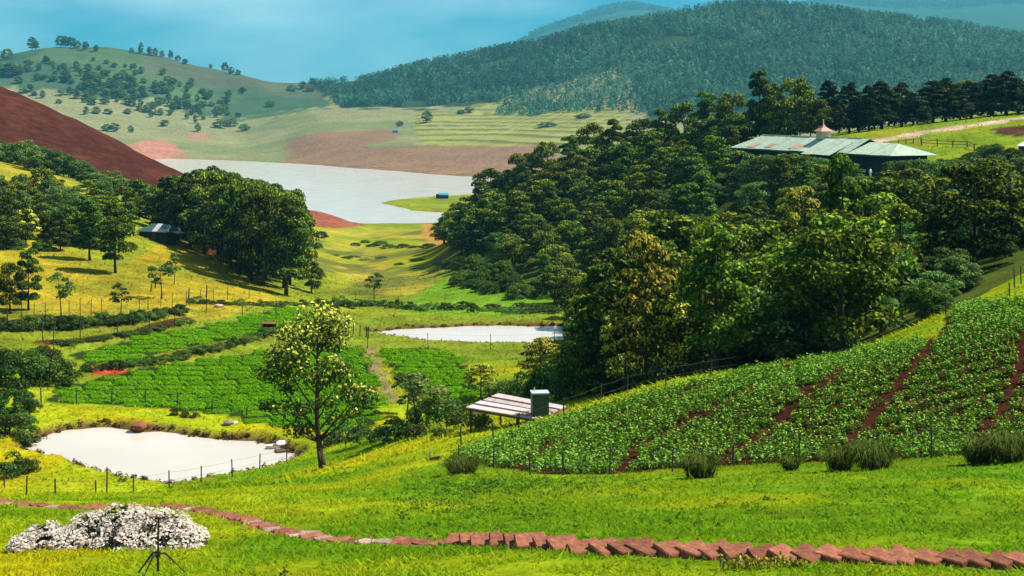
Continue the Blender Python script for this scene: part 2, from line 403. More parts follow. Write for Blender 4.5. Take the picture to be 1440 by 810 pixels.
LAKE = rough(flat([(120, 236), (200, 226), (240, 223), (330, 226), (430, 231), (520, 238), (560, 241), (640, 247), (720, 251), (850, 262), (850, 272), (720, 274), (650, 276), (600, 279), (560, 282), (543, 285), (556, 291), (580, 296), (620, 299), (660, 303), (760, 306), (760, 312), (620, 316), (515, 317), (470, 311), (430, 305), (380, 297), (300, 285), (200, 270), (120, 255)], 65.0), 7.0, 12, 35)
MASK_WATER = np.zeros_like(ZM)
def carve(P, zw, bank, bw, blend, depth):
    global ZM
    x0 = min(p[0] for p in P) - blend; x1 = max(p[0] for p in P) + blend; y0 = min(p[1] for p in P) - blend; y1 = max(p[1] for p in P) + blend
    s = (XM > x0) & (XM < x1) & (YM > y0) & (YM < y1)
    x, y, z = XM[s], YM[s], ZM[s]
    d = polydist(x, y, P); ins = inpoly(x, y, P)
    b = bank * (.6 + .8 * fbm(x / (bw * 4), y / (bw * 4), 41, 3))
    edge = zw + b * sstep(0, bw, d)
    t = sstep(0, blend, d)
    zo = np.maximum(edge * (1 - t) + z * t, zw + b * .6 * sstep(0, bw, d))
    zi = zw - np.minimum(depth, d * .35)
    ZM[s] = np.where(ins, zi, zo)
    mw = MASK_WATER[s]; mw = np.maximum(mw, np.where(ins, 1, 1 - sstep(0, bw * 1.5, d))); MASK_WATER[s] = mw
carve(POND, ZC - 28.0, .55, .9, 7, 1.2)
carve(POND2, ZC - 30.5, .5, 1.0, 9, 1.2)
carve(LAKE, ZC - 65.0, 2.0, 8, 60, 4)

def ground(X, Y):
    """terrain height at plan positions"""
    X = np.asarray(X, float); Y = np.asarray(Y, float)
    u = (X / Y * F + 720 + 900) / 8.0; v = (np.log(Y) - TY[0]) / (TY[1] - TY[0])
    u = np.clip(u, 0, len(PXG) - 1.001); v = np.clip(v, 0, len(YG) - 1.001)
    i = u.astype(int); j = v.astype(int); a = u - i; b = v - j
    return (ZM[j, i] * (1 - a) + ZM[j, i + 1] * a) * (1 - b) + (ZM[j + 1, i] * (1 - a) + ZM[j + 1, i + 1] * a) * b
def G(px, Y, dz=0.0):
    X = (px - 720) / F * Y
    return Vector((X, Y, float(ground(X, Y)) + dz))
def Yat(px, py, y0, y1):
    """distance at which the ground in photo column px shows at row py, between y0 and y1"""
    Y = np.exp(np.linspace(math.log(y0), math.log(y1), 300)); X = (px - 720) / F * Y
    r = HZ + (ZC - ground(X, Y)) / Y * F
    k = np.where((r[:-1] >= py) & (r[1:] < py))[0]
    if len(k) == 0: return float(Y[np.argmin(abs(r - py))])
    k = k[0]; t = (r[k] - py) / (r[k] - r[k + 1] + 1e-9); return float(Y[k] + (Y[k + 1] - Y[k]) * t)
def GP(px, py, y0, y1, dz=0.0):
    return G(px, Yat(px, py, y0, y1), dz)

# ------------------------------------------------------------------ terrain colours (mostly the cover itself: grass, soil, scrub)
FIELD_R = [(628, 645), (700, 617), (760, 598), (850, 572), (920, 551), (1000, 532), (1110, 512), (1190, 503), (1215, 491), (1318, 476), (1332, 446), (1360, 430), (1440, 420), (1700, 390), (1700, 600), (1440, 632), (1360, 640), (1240, 648), (1050, 652), (930, 662), (850, 668), (760, 667), (690, 656)]
FIELD_L = [(58, 566), (100, 542), (190, 520), (300, 506), (380, 493), (500, 488), (516, 500), (526, 540), (532, 600), (470, 606), (400, 601), (350, 592), (300, 580), (200, 572)]
FIELD_T = [(96, 500), (200, 474), (330, 452), (400, 430), (470, 433), (440, 448), (400, 459), (310, 480), (180, 507), (130, 513)]
FIELD_B = [(532, 491), (612, 491), (640, 499), (658, 520), (664, 560), (640, 590), (600, 585), (566, 545)]
PY = HZ + (ZC - ZM) / YM * F
WA = (fbm(XM / 14, YM / 14, 61) - .5); WB = (fbm(XM / 3.5, YM / 3.5, 63) - .5); WC = fbm(XM / 45, YM / 45, 65)
C = np.zeros(ZM.shape + (3,))
def mixc(mask, c):
    global C
    C = C * (1 - mask[..., None]) + np.array(c) * mask[..., None]
C[:] = (.20, .23, .006)                                            # bright yellow-green lawn
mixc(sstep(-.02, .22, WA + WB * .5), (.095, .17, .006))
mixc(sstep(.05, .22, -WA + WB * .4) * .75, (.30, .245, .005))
mixc(((PXM > 560) & (PXM < 1450)) * sstep(41, 50, YM + WA * 14) * (1 - sstep(60, 66, YM)) * .65, (.072, .15, .007))  # darker green bank below the field: weeds, with shade painted in
far = sstep(120, 190, YM)
mixc(far * .8, (.17, .18, .014)); mixc(far * sstep(.45, .6, WC) * .8, (.11, .15, .014)); mixc(far * sstep(.1, .25, WA) * .5, (.09, .13, .012))
yel = inpoly(PXM + WA * 40, PY + WA * 16, [(-300, 330), (60, 335), (170, 380), (230, 335), (300, 340), (330, 370), (380, 405), (400, 425), (300, 447), (150, 452), (0, 462), (-300, 470)]) & (YM > 150) & (YM < 300)
mixc(yel * (.55 + .45 * sstep(-.15, .1, WB)), (.27, .20, .014)); mixc(yel * sstep(.48, .62, fbm(XM / 16, YM / 16, 67)) * .7, (.13, .135, .012))
yel2 = inpoly(PXM + WA * 40, PY + WB * 10, [(420, 330), (520, 318), (640, 325), (640, 375), (590, 410), (500, 420), (400, 420)]) & (YM > 280) & (YM < 760)
mixc(yel2 * sstep(.40, .62, fbm(XM / 22, YM / 60, 71)) * .85, (.26, .205, .03)); mixc(yel2 * sstep(.56, .66, fbm(XM / 14, YM / 40, 72)) * .8, (.07, .085, .02))
mixc((inpoly(PXM, PY, [(590, 316), (660, 312), (660, 352), (610, 350), (590, 330)]) & (YM > 400) & (YM < 800)) * .8, (.28, .14, .035))
mixc((inpoly(PXM + WA * 20, PY, [(410, 285), (440, 290), (480, 303), (516, 317), (470, 322), (410, 315)]) & (YM > 600) & (YM < 800)) * 1.0, (.17, .055, .032))
mixc((inpoly(PXM, PY + WA * 10, [(-200, 225), (0, 226), (60, 240), (150, 275), (140, 290), (60, 272), (-200, 260)]) & (YM > 240) & (YM < 420)) * .8, (.24, .20, .02))
red = sstep(420, 440, YM) * (1 - sstep(680, 760, YM)) * (1 - sstep(300, 345, PXM))
mixc(red, (.046, .0145, .0095)); mixc(red * sstep(.5, .7, fbm(XM / 6, YM / 25, 73)) * .5, (.085, .024, .015)); mixc(red * sstep(.55, .62, fbm(XM / 20, YM / 9, 75, 5)) * .4, (.04, .014, .009))
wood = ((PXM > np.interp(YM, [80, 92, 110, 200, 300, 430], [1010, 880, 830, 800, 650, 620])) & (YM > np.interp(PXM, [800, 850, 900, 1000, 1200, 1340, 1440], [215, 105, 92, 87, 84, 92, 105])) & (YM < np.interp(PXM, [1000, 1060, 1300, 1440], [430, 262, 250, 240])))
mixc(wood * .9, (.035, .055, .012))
mixc((inpoly(PXM, PY, [(600, 405), (660, 380), (760, 400), (830, 440), (700, 445), (560, 440)]) & (YM > 200) & (YM < 330)) * .9, (.10, .20, .012))
hillr = inpoly(PXM, PY, [(1180, 190), (1440, 150), (1600, 150), (1600, 240), (1300, 240)]) & (YM > 255) & (YM < 420)
mixc(hillr * .9, (.12, .18, .012)); mixc(hillr * sstep(0, .2, WA), (.19, .20, .015))
road = polydist(XM, YM, [((px - 720) / F * y, y) for px, y in [(1120, 300), (1190, 306), (1290, 312), (1380, 316), (1500, 322), (1800, 330)]], False)
mixc(1 - sstep(1.6, 2.4, road + WB), (.40, .26, .2))
mixc((inpoly(PXM, PY, [(1385, 182), (1420, 177), (1500, 176), (1500, 194), (1420, 192)]) & (YM > 262) & (YM < 310)) * 1.0, (.06, .028, .018))
# soil in the fields, ditch, bank faces
for P, y0, y1, c in ((FIELD_R, 44, 125, (.036, .012, .007)), (FIELD_L, 115, 185, (.018, .03, .007)), (FIELD_T, 130, 215, (.018, .03, .007)), (FIELD_B, 110, 185, (.018, .03, .007))):
    mixc((inpoly(PXM, PY, P) & (YM > y0) & (YM < y1)) * 1.0, c)
def strip(pts, y0, y1, w, c, k=1.0, ridge=0.0):
    global ZM
    P = []
    for px, py in pts:
        g = GP(px, py, y0, y1); P.append((g.x, g.y))
    d = polydist(XM, YM, P, False)
    mixc((1 - sstep(w * .6, w, d + WB * w)) * k, c)
    if ridge: ZM += ridge * np.exp(-(d / w) ** 2)
    return P
BANK1 = strip([(-40, 470), (40, 463), (110, 462), (180, 455), (250, 441)], 130, 235, 1.9, (.06, .02, .011), .95, .9)
BANK2 = strip([(60, 486), (120, 482), (190, 472), (262, 452)], 130, 215, 1.3, (.06, .024, .011), .95, .6)
BANK3 = strip([(120, 520), (190, 516), (260, 500), (330, 485), (400, 466)], 125, 200, 1.4, (.16, .15, .015), .8, .5)
strip([(143, 522), (150, 524), (158, 522)], 125, 200, 1.3, (.35, .07, .025), 1)
DITCH = strip([(515, 488), (525, 510), (538, 540), (550, 565)], 110, 195, .9, (.19, .15, .06), .9)
strip([(512, 490), (528, 490)], 150, 195, .9, (.10, .045, .02), .9)
PATHPTS = [(-60, 705), (0, 708), (60, 712), (110, 716), (170, 714), (235, 713), (290, 721), (350, 735), (395, 749), (450, 760), (520, 763), (600, 764), (660, 767), (740, 771), (800, 776), (900, 780), (1000, 784), (1100, 788), (1200, 791), (1300, 794), (1440, 798), (1560, 801), (1820, 806)]
PATHP = strip(PATHPTS, 18, 60, .42, (.22, .10, .055), .85)
mixc(sstep(.2, .8, MASK_WATER) * (YM < 400), (.085, .045, .02))
# far country
ff = sstep(1300, 1420, YM)
mixc(ff, (.165, .165, .075)); mixc(ff * sstep(.5, .62, fbm(XM / 120, YM / 160, 81)) * .6, (.10, .13, .05))
mixc((inpoly(PXM + WC * 20, PY + WA * 6, [(415, 196), (450, 186), (560, 181), (568, 194), (520, 206), (680, 205), (800, 205), (800, 262), (415, 262)]) & (YM > 1250) & (YM < 2200)) * .75, (.18, .085, .06))
mixc((inpoly(PXM + WC * 20, PY + WA * 6, [(185, 205), (210, 196), (250, 200), (275, 218), (240, 226), (180, 226)]) & (YM > 1250) & (YM < 2200)) * .95, (.30, .13, .09))
mixc((inpoly(PXM + WC * 16, PY, [(270, 190), (295, 184), (298, 197), (275, 198)]) & (YM > 1500)) * .7, (.28, .12, .08))
tm = inpoly(PXM + WC * 20, PY + WA * 4, [(600, 205), (590, 160), (700, 148), (800, 148), (900, 150), (900, 205)]) & (YM > 1500) & (YM < 2350)
fr = (ZM / 4.6) % 1.0
mixc(tm * .7, (.22, .22, .05)); mixc(tm * (fr < .34) * .85, (.07, .08, .03))
ZM += tm * ((fr < .34) * 1.2)
hl = inpoly(PXM + WC * 60, PY + WA * 16, [(-900, 30), (330, 30), (500, 100), (500, 150), (340, 172), (260, 140), (150, 135), (0, 118), (-900, 130)]) & (YM > 1500)
mixc(hl * .9, (.026, .062, .034)); mixc(hl * sstep(.5, .7, fbm(XM / 90, YM / 90, 83)) * .6, (.075, .11, .04))
mixc((hl & (PXM > 200) & (YM > 2700)) * .4, (.09, .07, .045))
FORB = np.interp(PXM, [430, 480, 600, 700, 760, 830, 880, 920, 1440, 2300], [112, 150, 152, 142, 118, 104, 92, 180, 200, 200])
fo = (YM > 1900) & (YM < 3300) & (PXM > 430) & (PY + WC * 14 < FORB + 8)
mixc(fo * .9, (.012, .03, .016))
mixc((YM > 4800) * 1.0, (.03, .06, .04))
nV = ZM.size; nr, nc = ZM.shape
V = np.stack([XM, YM, ZM], -1).reshape(-1, 3)
idx = np.arange(nV).reshape(nr, nc)
Fq = np.stack([idx[:-1, :-1], idx[:-1, 1:], idx[1:, 1:], idx[1:, :-1]], -1).reshape(-1, 4)
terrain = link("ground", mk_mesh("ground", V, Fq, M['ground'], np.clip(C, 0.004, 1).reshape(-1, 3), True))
tag(terrain, "rolling green valley ground with lawns and hillsides", "ground", kind="structure")
def gcol(X, Y):
    u = np.clip((X / Y * F + 720 + 900) / 8.0, 0, nc - 1).astype(int); v = np.clip((np.log(Y) - TY[0]) / (TY[1] - TY[0]), 0, nr - 1).astype(int)
    return C[v, u]

def water(name, P, z, label):
    me = bpy.data.meshes.new(name); me.from_pydata([(x, y, z) for x, y in P], [], [tuple(range(len(P)))]); me.update(); me.materials.append(M['water'])
    o = link(name, me); tag(o, label, "water", kind="structure"); return o
def grow(P, d):
    cx = sum(p[0] for p in P) / len(P); cy = sum(p[1] for p in P) / len(P)
    return [(cx + (x - cx) * (1 + d), cy + (y - cy) * (1 + d)) for x, y in P]
water("pond_water", grow(POND, .01), ZC - 28.0, "pale pond on the left with a wire fence along its near bank")
water("upper_pond_water", grow(POND2, .01), ZC - 30.5, "narrow pale pond in the middle of the valley")
water("lake_water", grow(LAKE, .0), ZC - 65.0, "broad pale lake in front of the far hills")

# ------------------------------------------------------------------ vegetation kit
def leaves(P, Nrm, size, colr, jit=.7, quad=True, elong=1.5, rng=RNG):
    """one small face per point, facing roughly along Nrm"""
    n = len(P); Nn = Nrm + rng.normal(0, jit, (n, 3)); Nn /= np.linalg.norm(Nn, axis=1)[:, None] + 1e-9
    T = np.cross(Nn, rng.normal(0, 1, (n, 3))); T /= np.linalg.norm(T, axis=1)[:, None] + 1e-9
    B = np.cross(Nn, T); s = (np.asarray(size) * rng.uniform(.6, 1.35, n))[:, None]
    if quad:
        b = rng.uniform(.3, .7, (n, 1))
        V = np.stack([P - T * s * elong * .5, P + B * s * b, P + T * s * elong * .5, P - B * s * (1 - b)], 1).reshape(-1, 3); k = 4
    else:
        V = np.stack([P - T * s * .6 - B * s * .5, P + T * s * .6 - B * s * .4, P + B * s * .7], 1).reshape(-1, 3); k = 3
    Fc = np.arange(n * k).reshape(n, k)
    return V, Fc, np.repeat(colr, k, axis=0)
def rdir(n, rng=RNG):
    d = rng.normal(0, 1, (n, 3)); return d / np.linalg.norm(d, axis=1)[:, None]

def crown_points(rng, h0, h1, w, nl, lr, per, shape='dome', lean=(0, 0)):
    """leaf positions and outward normals for a crown of lobes between heights h0 and h1"""
    cs = []
    tries = 0
    while len(cs) < nl and tries < 8000:
        tries += 1
        t = rng.uniform(0, 1)
        a = rng.uniform(0, 2 * math.pi)
        if shape == 'dome': prof = math.sin(math.pi * (.18 + .74 * t)) ** .8
        elif shape == 'umbrella': prof = .35 + .65 * math.sin(math.pi * min(1, .25 + .6 * t)) if t > .3 else .5 * t / .3
        elif shape == 'cone': prof = (1 - t) ** .8 * .95 + .06
        elif shape == 'column': prof = (.55 + .45 * math.sin(math.pi * t)) * (1 - .35 * t)
        else: prof = math.sqrt(max(0, 1 - t * t))
        r = w * .5 * prof * rng.uniform(.35, 1.0) ** .5
        p = np.array([r * math.cos(a) + lean[0] * t, r * math.sin(a) + lean[1] * t, h0 + (h1 - h0) * t])
        k_ = (1.2 - .8 * t) if shape == 'cone' else 1.0
        if all(np.linalg.norm(p - q[0]) > lr * (.75 if shape in ('cone', 'half') else 1.02) * k_ for q in cs): cs.append((p, lr * k_ * rng.uniform(.7, 1.25)))
    P, Nn, T = [], [], []
    for c, r in cs:
        d = rdir(per, rng); d[:, 2] = np.where(d[:, 2] < -.25, -d[:, 2], d[:, 2])
        rad = r * rng.uniform(.45, 1.08, per) ** .6
        q = c + d * rad[:, None] * np.array([1.1, 1.1, .8])
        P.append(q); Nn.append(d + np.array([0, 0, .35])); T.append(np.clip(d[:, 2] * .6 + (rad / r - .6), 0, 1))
    return np.concatenate(P), np.concatenate(Nn), np.concatenate(T), cs

def crown_mesh(name, seed, h0, h1, w, nl, lr, per, leaf, base, tip=None, tipk=.0, shape='dome', lean=(0, 0), jit=.7):
    rng = np.random.default_rng(seed)
    P, Nn, T, cs = crown_points(rng, h0, h1, w, nl, lr, per, shape, lean)
    n = len(P)
    c = np.array(base)[None, :] * rng.uniform(.65, 1.4, (n, 1)) * np.array([1, 1, 1])[None, :]
    lob = np.repeat(rng.uniform(.75, 1.3, len(cs)), per)[:, None]
    c = c * lob; c[:, 0] *= rng.uniform(.8, 1.25, n)
    if tip is not None:
        k = (rng.uniform(0, 1, n) < tipk * (T ** 1.1)) [:, None]  # tip leaves: young growth and blossom, also sun highlights painted on lobe tops
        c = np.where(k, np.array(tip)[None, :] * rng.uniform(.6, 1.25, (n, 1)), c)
    V, Fc, cc = leaves(P, Nn, leaf, c, jit, rng=rng)
    return mk_mesh(name, V, Fc, M['leaf'], cc), cs

def trunk_mesh(name, seed, h, r, cs, nb=7, lean=(0, 0), low=.25):
    rng = random.Random(seed); m = MB(); n = 6
    pts = [Vector((lean[0] * (i / n) ** 1.3 + rng.uniform(-.1, .1) * h * .04, lean[1] * (i / n) ** 1.3 + rng.uniform(-.1, .1) * h * .04, h * i / n - (.35 if i == 0 else 0))) for i in range(n + 1)]
    m.tube(pts, [r * (1.35 if i == 0 else 1) * (1 - .75 * i / n) for i in range(n + 1)], 7)
    pick = sorted(cs, key=lambda c: rng.random())[:nb]
    for c, lr in pick:
        c = Vector(c); t = min(.85, max(low, (c.z - abs(Vector((c.x, c.y)).length) * .7) / h)); b = pts[int(t * n)].lerp(pts[min(n, int(t * n) + 1)], t * n - int(t * n))
        mid = b.lerp(c, .5) + Vector((0, 0, .08 * h * rng.uniform(-.4, .6)))
        rr = r * .42 * (1 - .5 * t)
        m.tube([b, mid, b.lerp(c, .92)], [rr, rr * .7, rr * .3], 5)
    return m.mesh(name, M['bark'], True)

def proto(kind, seed):
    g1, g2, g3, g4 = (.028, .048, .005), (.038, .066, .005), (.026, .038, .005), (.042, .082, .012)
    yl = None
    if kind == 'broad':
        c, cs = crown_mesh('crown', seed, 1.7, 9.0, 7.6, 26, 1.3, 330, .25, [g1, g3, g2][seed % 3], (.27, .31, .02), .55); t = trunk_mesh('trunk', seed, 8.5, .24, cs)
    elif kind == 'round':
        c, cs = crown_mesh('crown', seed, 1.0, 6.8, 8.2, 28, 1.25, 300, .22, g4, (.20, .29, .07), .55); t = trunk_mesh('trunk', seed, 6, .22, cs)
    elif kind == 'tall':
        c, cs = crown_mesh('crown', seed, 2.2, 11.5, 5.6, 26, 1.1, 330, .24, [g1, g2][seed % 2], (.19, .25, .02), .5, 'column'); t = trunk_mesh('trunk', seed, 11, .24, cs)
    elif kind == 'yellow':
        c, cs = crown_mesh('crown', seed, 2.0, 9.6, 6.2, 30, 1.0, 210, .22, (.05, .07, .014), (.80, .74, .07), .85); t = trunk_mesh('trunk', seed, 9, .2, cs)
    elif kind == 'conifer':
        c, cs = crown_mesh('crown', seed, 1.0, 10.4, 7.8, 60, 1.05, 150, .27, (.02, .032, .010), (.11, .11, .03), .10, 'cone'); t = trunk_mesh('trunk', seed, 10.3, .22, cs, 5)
    elif kind == 'thin':
        c, cs = crown_mesh('crown', seed, 2.6, 6.2, 3.2, 9, .75, 90, .24, (.06, .10, .02), (.2, .2, .06), .25, 'dome', (.5, 0)); t = trunk_mesh('trunk', seed, 5.4, .11, cs, 6, (.5, 0))
    elif kind == 'thicket':
        c, cs = crown_mesh('crown', seed, .1, 3.0, 6.4, 34, .85, 220, .17, [(.045, .085, .010), (.055, .10, .012)][seed % 2], (.16, .20, .03), .3, 'half'); t = trunk_mesh('trunk', seed, 2.2, .1, cs, 5)
    elif kind == 'shrub':
        c, cs = crown_mesh('crown', seed, .1, 1.7, 3.2, 14, .6, 130, .15, [(.045, .08, .014), (.06, .11, .016), (.04, .06, .012)][seed % 3], (.15, .18, .04), .22, 'half'); t = trunk_mesh('trunk', seed, 1.2, .08, cs, 4)
    return t, c
PROTO = {}
for kd, seeds in dict(broad=(1, 2, 3, 4, 5), round=(11, 12, 13), tall=(21, 22, 23), yellow=(31, 32), conifer=(41, 42, 43), thin=(51, 52), shrub=(61, 62, 63, 64), thicket=(71, 72)).items():
    PROTO[kd] = [proto(kd, s) for s in seeds]
PH = dict(broad=10.2, round=8.0, tall=12.5, yellow=10.6, conifer=11.4, thin=6.9, shrub=2.2, thicket=3.7)
PW = dict(broad=9.0, round=9.6, tall=7.2, yellow=7.6, conifer=7.2, thin=4.2, shrub=4.2, thicket=7.8)
NAMES = dict(broad='broadleaf_tree', round='spreading_tree', tall='tall_tree', yellow='flowering_tree', conifer='conifer_tree', thin='young_tree', shrub='shrub', thicket='shrub')
CATS = dict(shrub='shrub', thicket='shrub')
def plant(kind, p, h, label, group=None, w=None, variant=None, rng=random, name=None, lean=0):
    """one tree or shrub of height h (and width w) standing at p"""
    if kind == 'shrub' and (w or 0) > 4.4: kind = 'thicket'; variant = None
    t, c = PROTO[kind][variant if variant is not None else rng.randrange(len(PROTO[kind]))]
    s = h / PH[kind]; sw = s if w is None else w / PW[kind]
    o = link(name or NAMES[kind], None, None, p, (0, lean, rng.uniform(0, 6.28) if not lean else 0), (sw, sw, s))
    o.empty_display_size = .5
    link('trunk', t, o); link('crown', c, o)
    tag(o, label, CATS.get(kind, 'tree'), group); return o
def plant_px(kind, px, base, top, wpx, y0, y1, label, group=None, **k):
    g = GP(px, base, y0, y1); h = (base - top) / F * g.y
    g.z -= .1
    return plant(kind, g, h, label, group, w=wpx / F * g.y, **k)
# ------------------------------------------------------------------ the wood on the right-hand slope
rr = random.Random(5)
OUT_X = [600, 615, 640, 655, 680, 700, 740, 780, 800, 830, 850, 900, 930, 960, 1000, 1035, 1060, 1085, 1100, 1130, 1145, 1160, 1180]
OUT_Y = [330, 305, 290, 272, 240, 226, 208, 192, 190, 168, 166, 162, 152, 140, 127, 122, 97, 97, 106, 103, 125, 130, 122]
def top_limit(px, Y):
    a = np.interp(px, OUT_X, OUT_Y)
    if Y < 272: a = max(a, np.interp(px, [950, 1000, 1030, 1050, 1120, 1180, 1205, 1250, 1280, 1340, 1440, 1600], [140, 178, 200, 210, 215, 227, 243, 243, 226, 218, 210, 200]))
    return float(a)
def wood_zone(px, Y):
    if px > 1200 and Y < 118: return 'just above the earth bank at the field top'
    if Y < 118: return 'directly behind the sloping crop field'
    if px < 800: return 'at the lake end of the wood'
    if px > 1310: return 'at the right frame edge of the wood'
    if px > 1030 and Y > 185: return 'just below the long green-roofed building'
    if px > 1030: return 'in the middle right of the wood'
    if Y > 270: return 'high up near the crest of the wood'
    return 'in the middle left of the wood'
WOODKIND = {'broad': 'dark broadleaf tree', 'round': 'pale green spreading tree', 'tall': 'tall narrow dark tree', 'shrub': 'rounded shrub'}
NEAR_X = [620, 640, 700, 760, 810, 840, 860, 900, 1000, 1100, 1200, 1215, 1300, 1345, 1400, 1440, 1620]
NEAR_Y = [410, 350, 312, 255, 212, 128, 104, 94, 88, 89, 86, 96, 98, 98, 116, 128, 135]
FAR_X = [620, 700, 850, 1000, 1035, 1045, 1320, 1335, 1400, 1620]
FAR_Y = [430, 440, 420, 370, 350, 258, 252, 250, 236, 230]
placed = []
def free(x, y, d):
    for (a, b, e) in placed:
        m = (d + e) * .5
        if (a - x) ** 2 + (b - y) ** 2 < m * m: return False
    return True
cand = []
for _ in range(6200):
    px = rr.uniform(622, 1600); yn = np.interp(px, NEAR_X, NEAR_Y); yf = np.interp(px, FAR_X, FAR_Y)
    Y = yn + (yf - yn) * rr.random() ** 1.25
    cand.append((Y, px))
nw = 0
for Y, px in cand:
    X = (px - 720) / F * Y
    sp = 4.6 if Y < 150 else (5.4 if Y < 220 else 6.6)
    if not free(X, Y, sp): continue
    g = G(px, Y); base = HZ + (ZC - g.z) / Y * F
    if px > 1180 and Y > 110 and Y < 250: kd = rr.choice(['round', 'round', 'round', 'broad'])
    elif px > 960 and Y > 170: kd = rr.choice(['round', 'round', 'broad', 'tall'])
    else: kd = rr.choice(['broad', 'broad', 'broad', 'tall', 'round'])
    h = dict(broad=rr.uniform(7, 11), round=rr.uniform(4.5, 7), tall=rr.uniform(9, 13.5))[kd]
    lim = top_limit(px, Y)
    if px < 850 and Y < 330: h = min(h, 7)
    hmax = (base - lim) / F * Y
    if px > 1205 and Y < 118: hmax = min(hmax, 3.4)
    if hmax < 1.6: continue
    if h > hmax: h = hmax * rr.uniform(.88, 1.0)
    if h < 3.4 and kd != 'round': kd = 'round'
    if h < 2.4: kd = 'shrub'
    placed.append((X, Y, sp)); nw += 1
    zn = wood_zone(px, Y)
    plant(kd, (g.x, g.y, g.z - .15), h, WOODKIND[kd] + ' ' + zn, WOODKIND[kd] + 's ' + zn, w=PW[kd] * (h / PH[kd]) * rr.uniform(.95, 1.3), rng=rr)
    if nw > 470: break
# the crest trees that make the skyline of the wood
for i, (px, top, w, kd) in enumerate([(655, 272, 46, 'broad'), (690, 230, 50, 'broad'), (735, 208, 56, 'broad'), (770, 192, 44, 'broad'), (800, 188, 40, 'tall'), (835, 165, 48, 'broad'), (862, 164, 40, 'tall'), (905, 160, 56, 'broad'), (930, 150, 40, 'tall'), (962, 138, 46, 'broad'), (995, 126, 44, 'tall'), (1030, 122, 48, 'broad'), (1068, 94, 40, 'tall'), (1085, 108, 40, 'broad'), (1118, 100, 52, 'broad'), (1150, 135, 40, 'broad'), (1108, 140, 60, 'broad'), (1050, 150, 60, 'broad'), (1000, 160, 60, 'broad')]):
    Y = float(np.interp(px, [640, 700, 850, 1000, 1180], [410, 420, 395, 345, 318])); g = G(px, Y); base = HZ + (ZC - g.z) / Y * F
    plant(kd, (g.x, g.y, g.z - .2), (base - top) / F * Y, "dark tree on the crest of the wood against the far mountain", "crest trees of the right-hand wood", w=w / F * Y * 1.15, rng=rr)
for i, (px, top, w) in enumerate([(1062, 211, 46), (1085, 213, 50), (1108, 211, 46), (1130, 214, 44), (1152, 217, 40), (1170, 220, 40), (1192, 226, 40), (1258, 222, 40), (1276, 220, 44), (1296, 218, 44), (1320, 221, 46), (1350, 219, 50), (1380, 216, 50)]):
    Y = float(np.interp(px, [1060, 1300], [268, 226])); g = G(px, Y); base = HZ + (ZC - g.z) / Y * F
    plant('round', (g.x, g.y, g.z - .3), max(2.5, (base - top) / F * Y), "pale leafy tree standing directly in front of the long building's wall", "trees against the long building", w=w / F * Y * 1.35, rng=rr)
# notable trees of the wood
plant('yellow', G(908, 93, -.2), (545 - 312) / F * 93, "tall tree covered in yellow blossom beside the sloping crop field", w=110 / F * 96, variant=0)
plant('yellow', G(958, 92, -.2), (530 - 392) / F * 92, "smaller yellow-blossomed tree just right of the tall yellow one", w=80 / F * 103, variant=1)
plant('yellow', G(1128, 150, -.2), (460 - 300) / F * 150, "tree with a golden flowering top in the middle of the wood", w=80 / F * 150, variant=1)
plant('yellow', G(1290, 140, -.2), (400 - 318) / F * 140, "round yellow-flowering tree on the right among pale shrubs", w=80 / F * 140, variant=0)
plant('yellow', G(880, 95, -.2), (550 - 410) / F * 95, "low yellow-blossomed tree just left of the tall yellow one", w=80 / F * 95, variant=0)
plant('tall', G(1140, 104, -.2), (505 - 360) / F * 104, "rounded mid green tree at the front of the wood", w=90 / F * 104, variant=1)
plant('tall', G(1185, 118, -.2), (480 - 235) / F * 118, "tallest dark tree in the front of the wood", w=84 / F * 118, variant=0)
plant('shrub', G(1005, 90, -.1), 2.3, "bright green broad-leaved bush at the top edge of the crop field", w=3.2, variant=1)
plant('shrub', G(1310, 96, -.1), 2.6, "pale-leaved bush beside the earth bank at the top of the field", w=4.6, variant=1)
plant('shrub', G(1180, 92, -.1), 1.8, "low green bush below the tallest dark tree", w=2.6, variant=0)
plant('yellow', GP(760, 545, 90, 175), 5.0, "yellow-tipped small tree standing in front of the narrow pond", w=4.6, variant=1)
plant('yellow', GP(676, 560, 90, 175), 3.4, "small golden-leaved tree behind the plank-roofed shelter", w=3.6, variant=0)
for i, (px, py, h, w) in enumerate([(806, 560, 3.8, 4.5), (828, 555, 5.4, 5.5), (770, 566, 3.4, 4.5), (735, 560, 2.6, 4.2), (705, 566, 2.2, 4), (845, 556, 5, 5), (838, 530, 6, 6), (850, 520, 7, 6)]):
    plant('broad' if h > 4 else 'shrub', GP(px, py, 84, 175, -.1), h, "dark leafy growth behind the plank-roofed shelter", "dark growth behind the shelter", w=w, rng=rr, name='thicket_tree' if h > 4 else 'thicket_shrub')
for i, (px, py, h, w) in enumerate([(600, 600, 2.0, 3.6), (628, 598, 2.2, 3.4), (655, 600, 1.8, 3), (668, 606, 1.3, 2.4), (560, 618, 1.6, 3.2), (520, 622, 1.9, 3.8), (490, 615, 1.7, 3.2), (470, 625, 1.2, 2.4), (585, 616, 1.2, 2.4)]):
    plant('shrub', GP(px, py, 84, 130, -.1), h, "dense dark shrub on the hollow between the lone tree and the shelter", "shrubs between the lone tree and the shelter", w=w, rng=rr)
plant('shrub', GP(621, 619, 84, 120, -.05), .75, "small round bright green bush at the edge of the hollow", w=1.8, variant=1)
plant('thin', GP(588, 610, 84, 125, -.1), 4.6, "thin leaning tree with sparse yellow leaves beside the ditch", w=4.4, variant=0)
plant('thin', GP(572, 590, 84, 135, -.1), 5.4, "slender bare-stemmed tree in front of the small crop plot", w=3.4, variant=1)

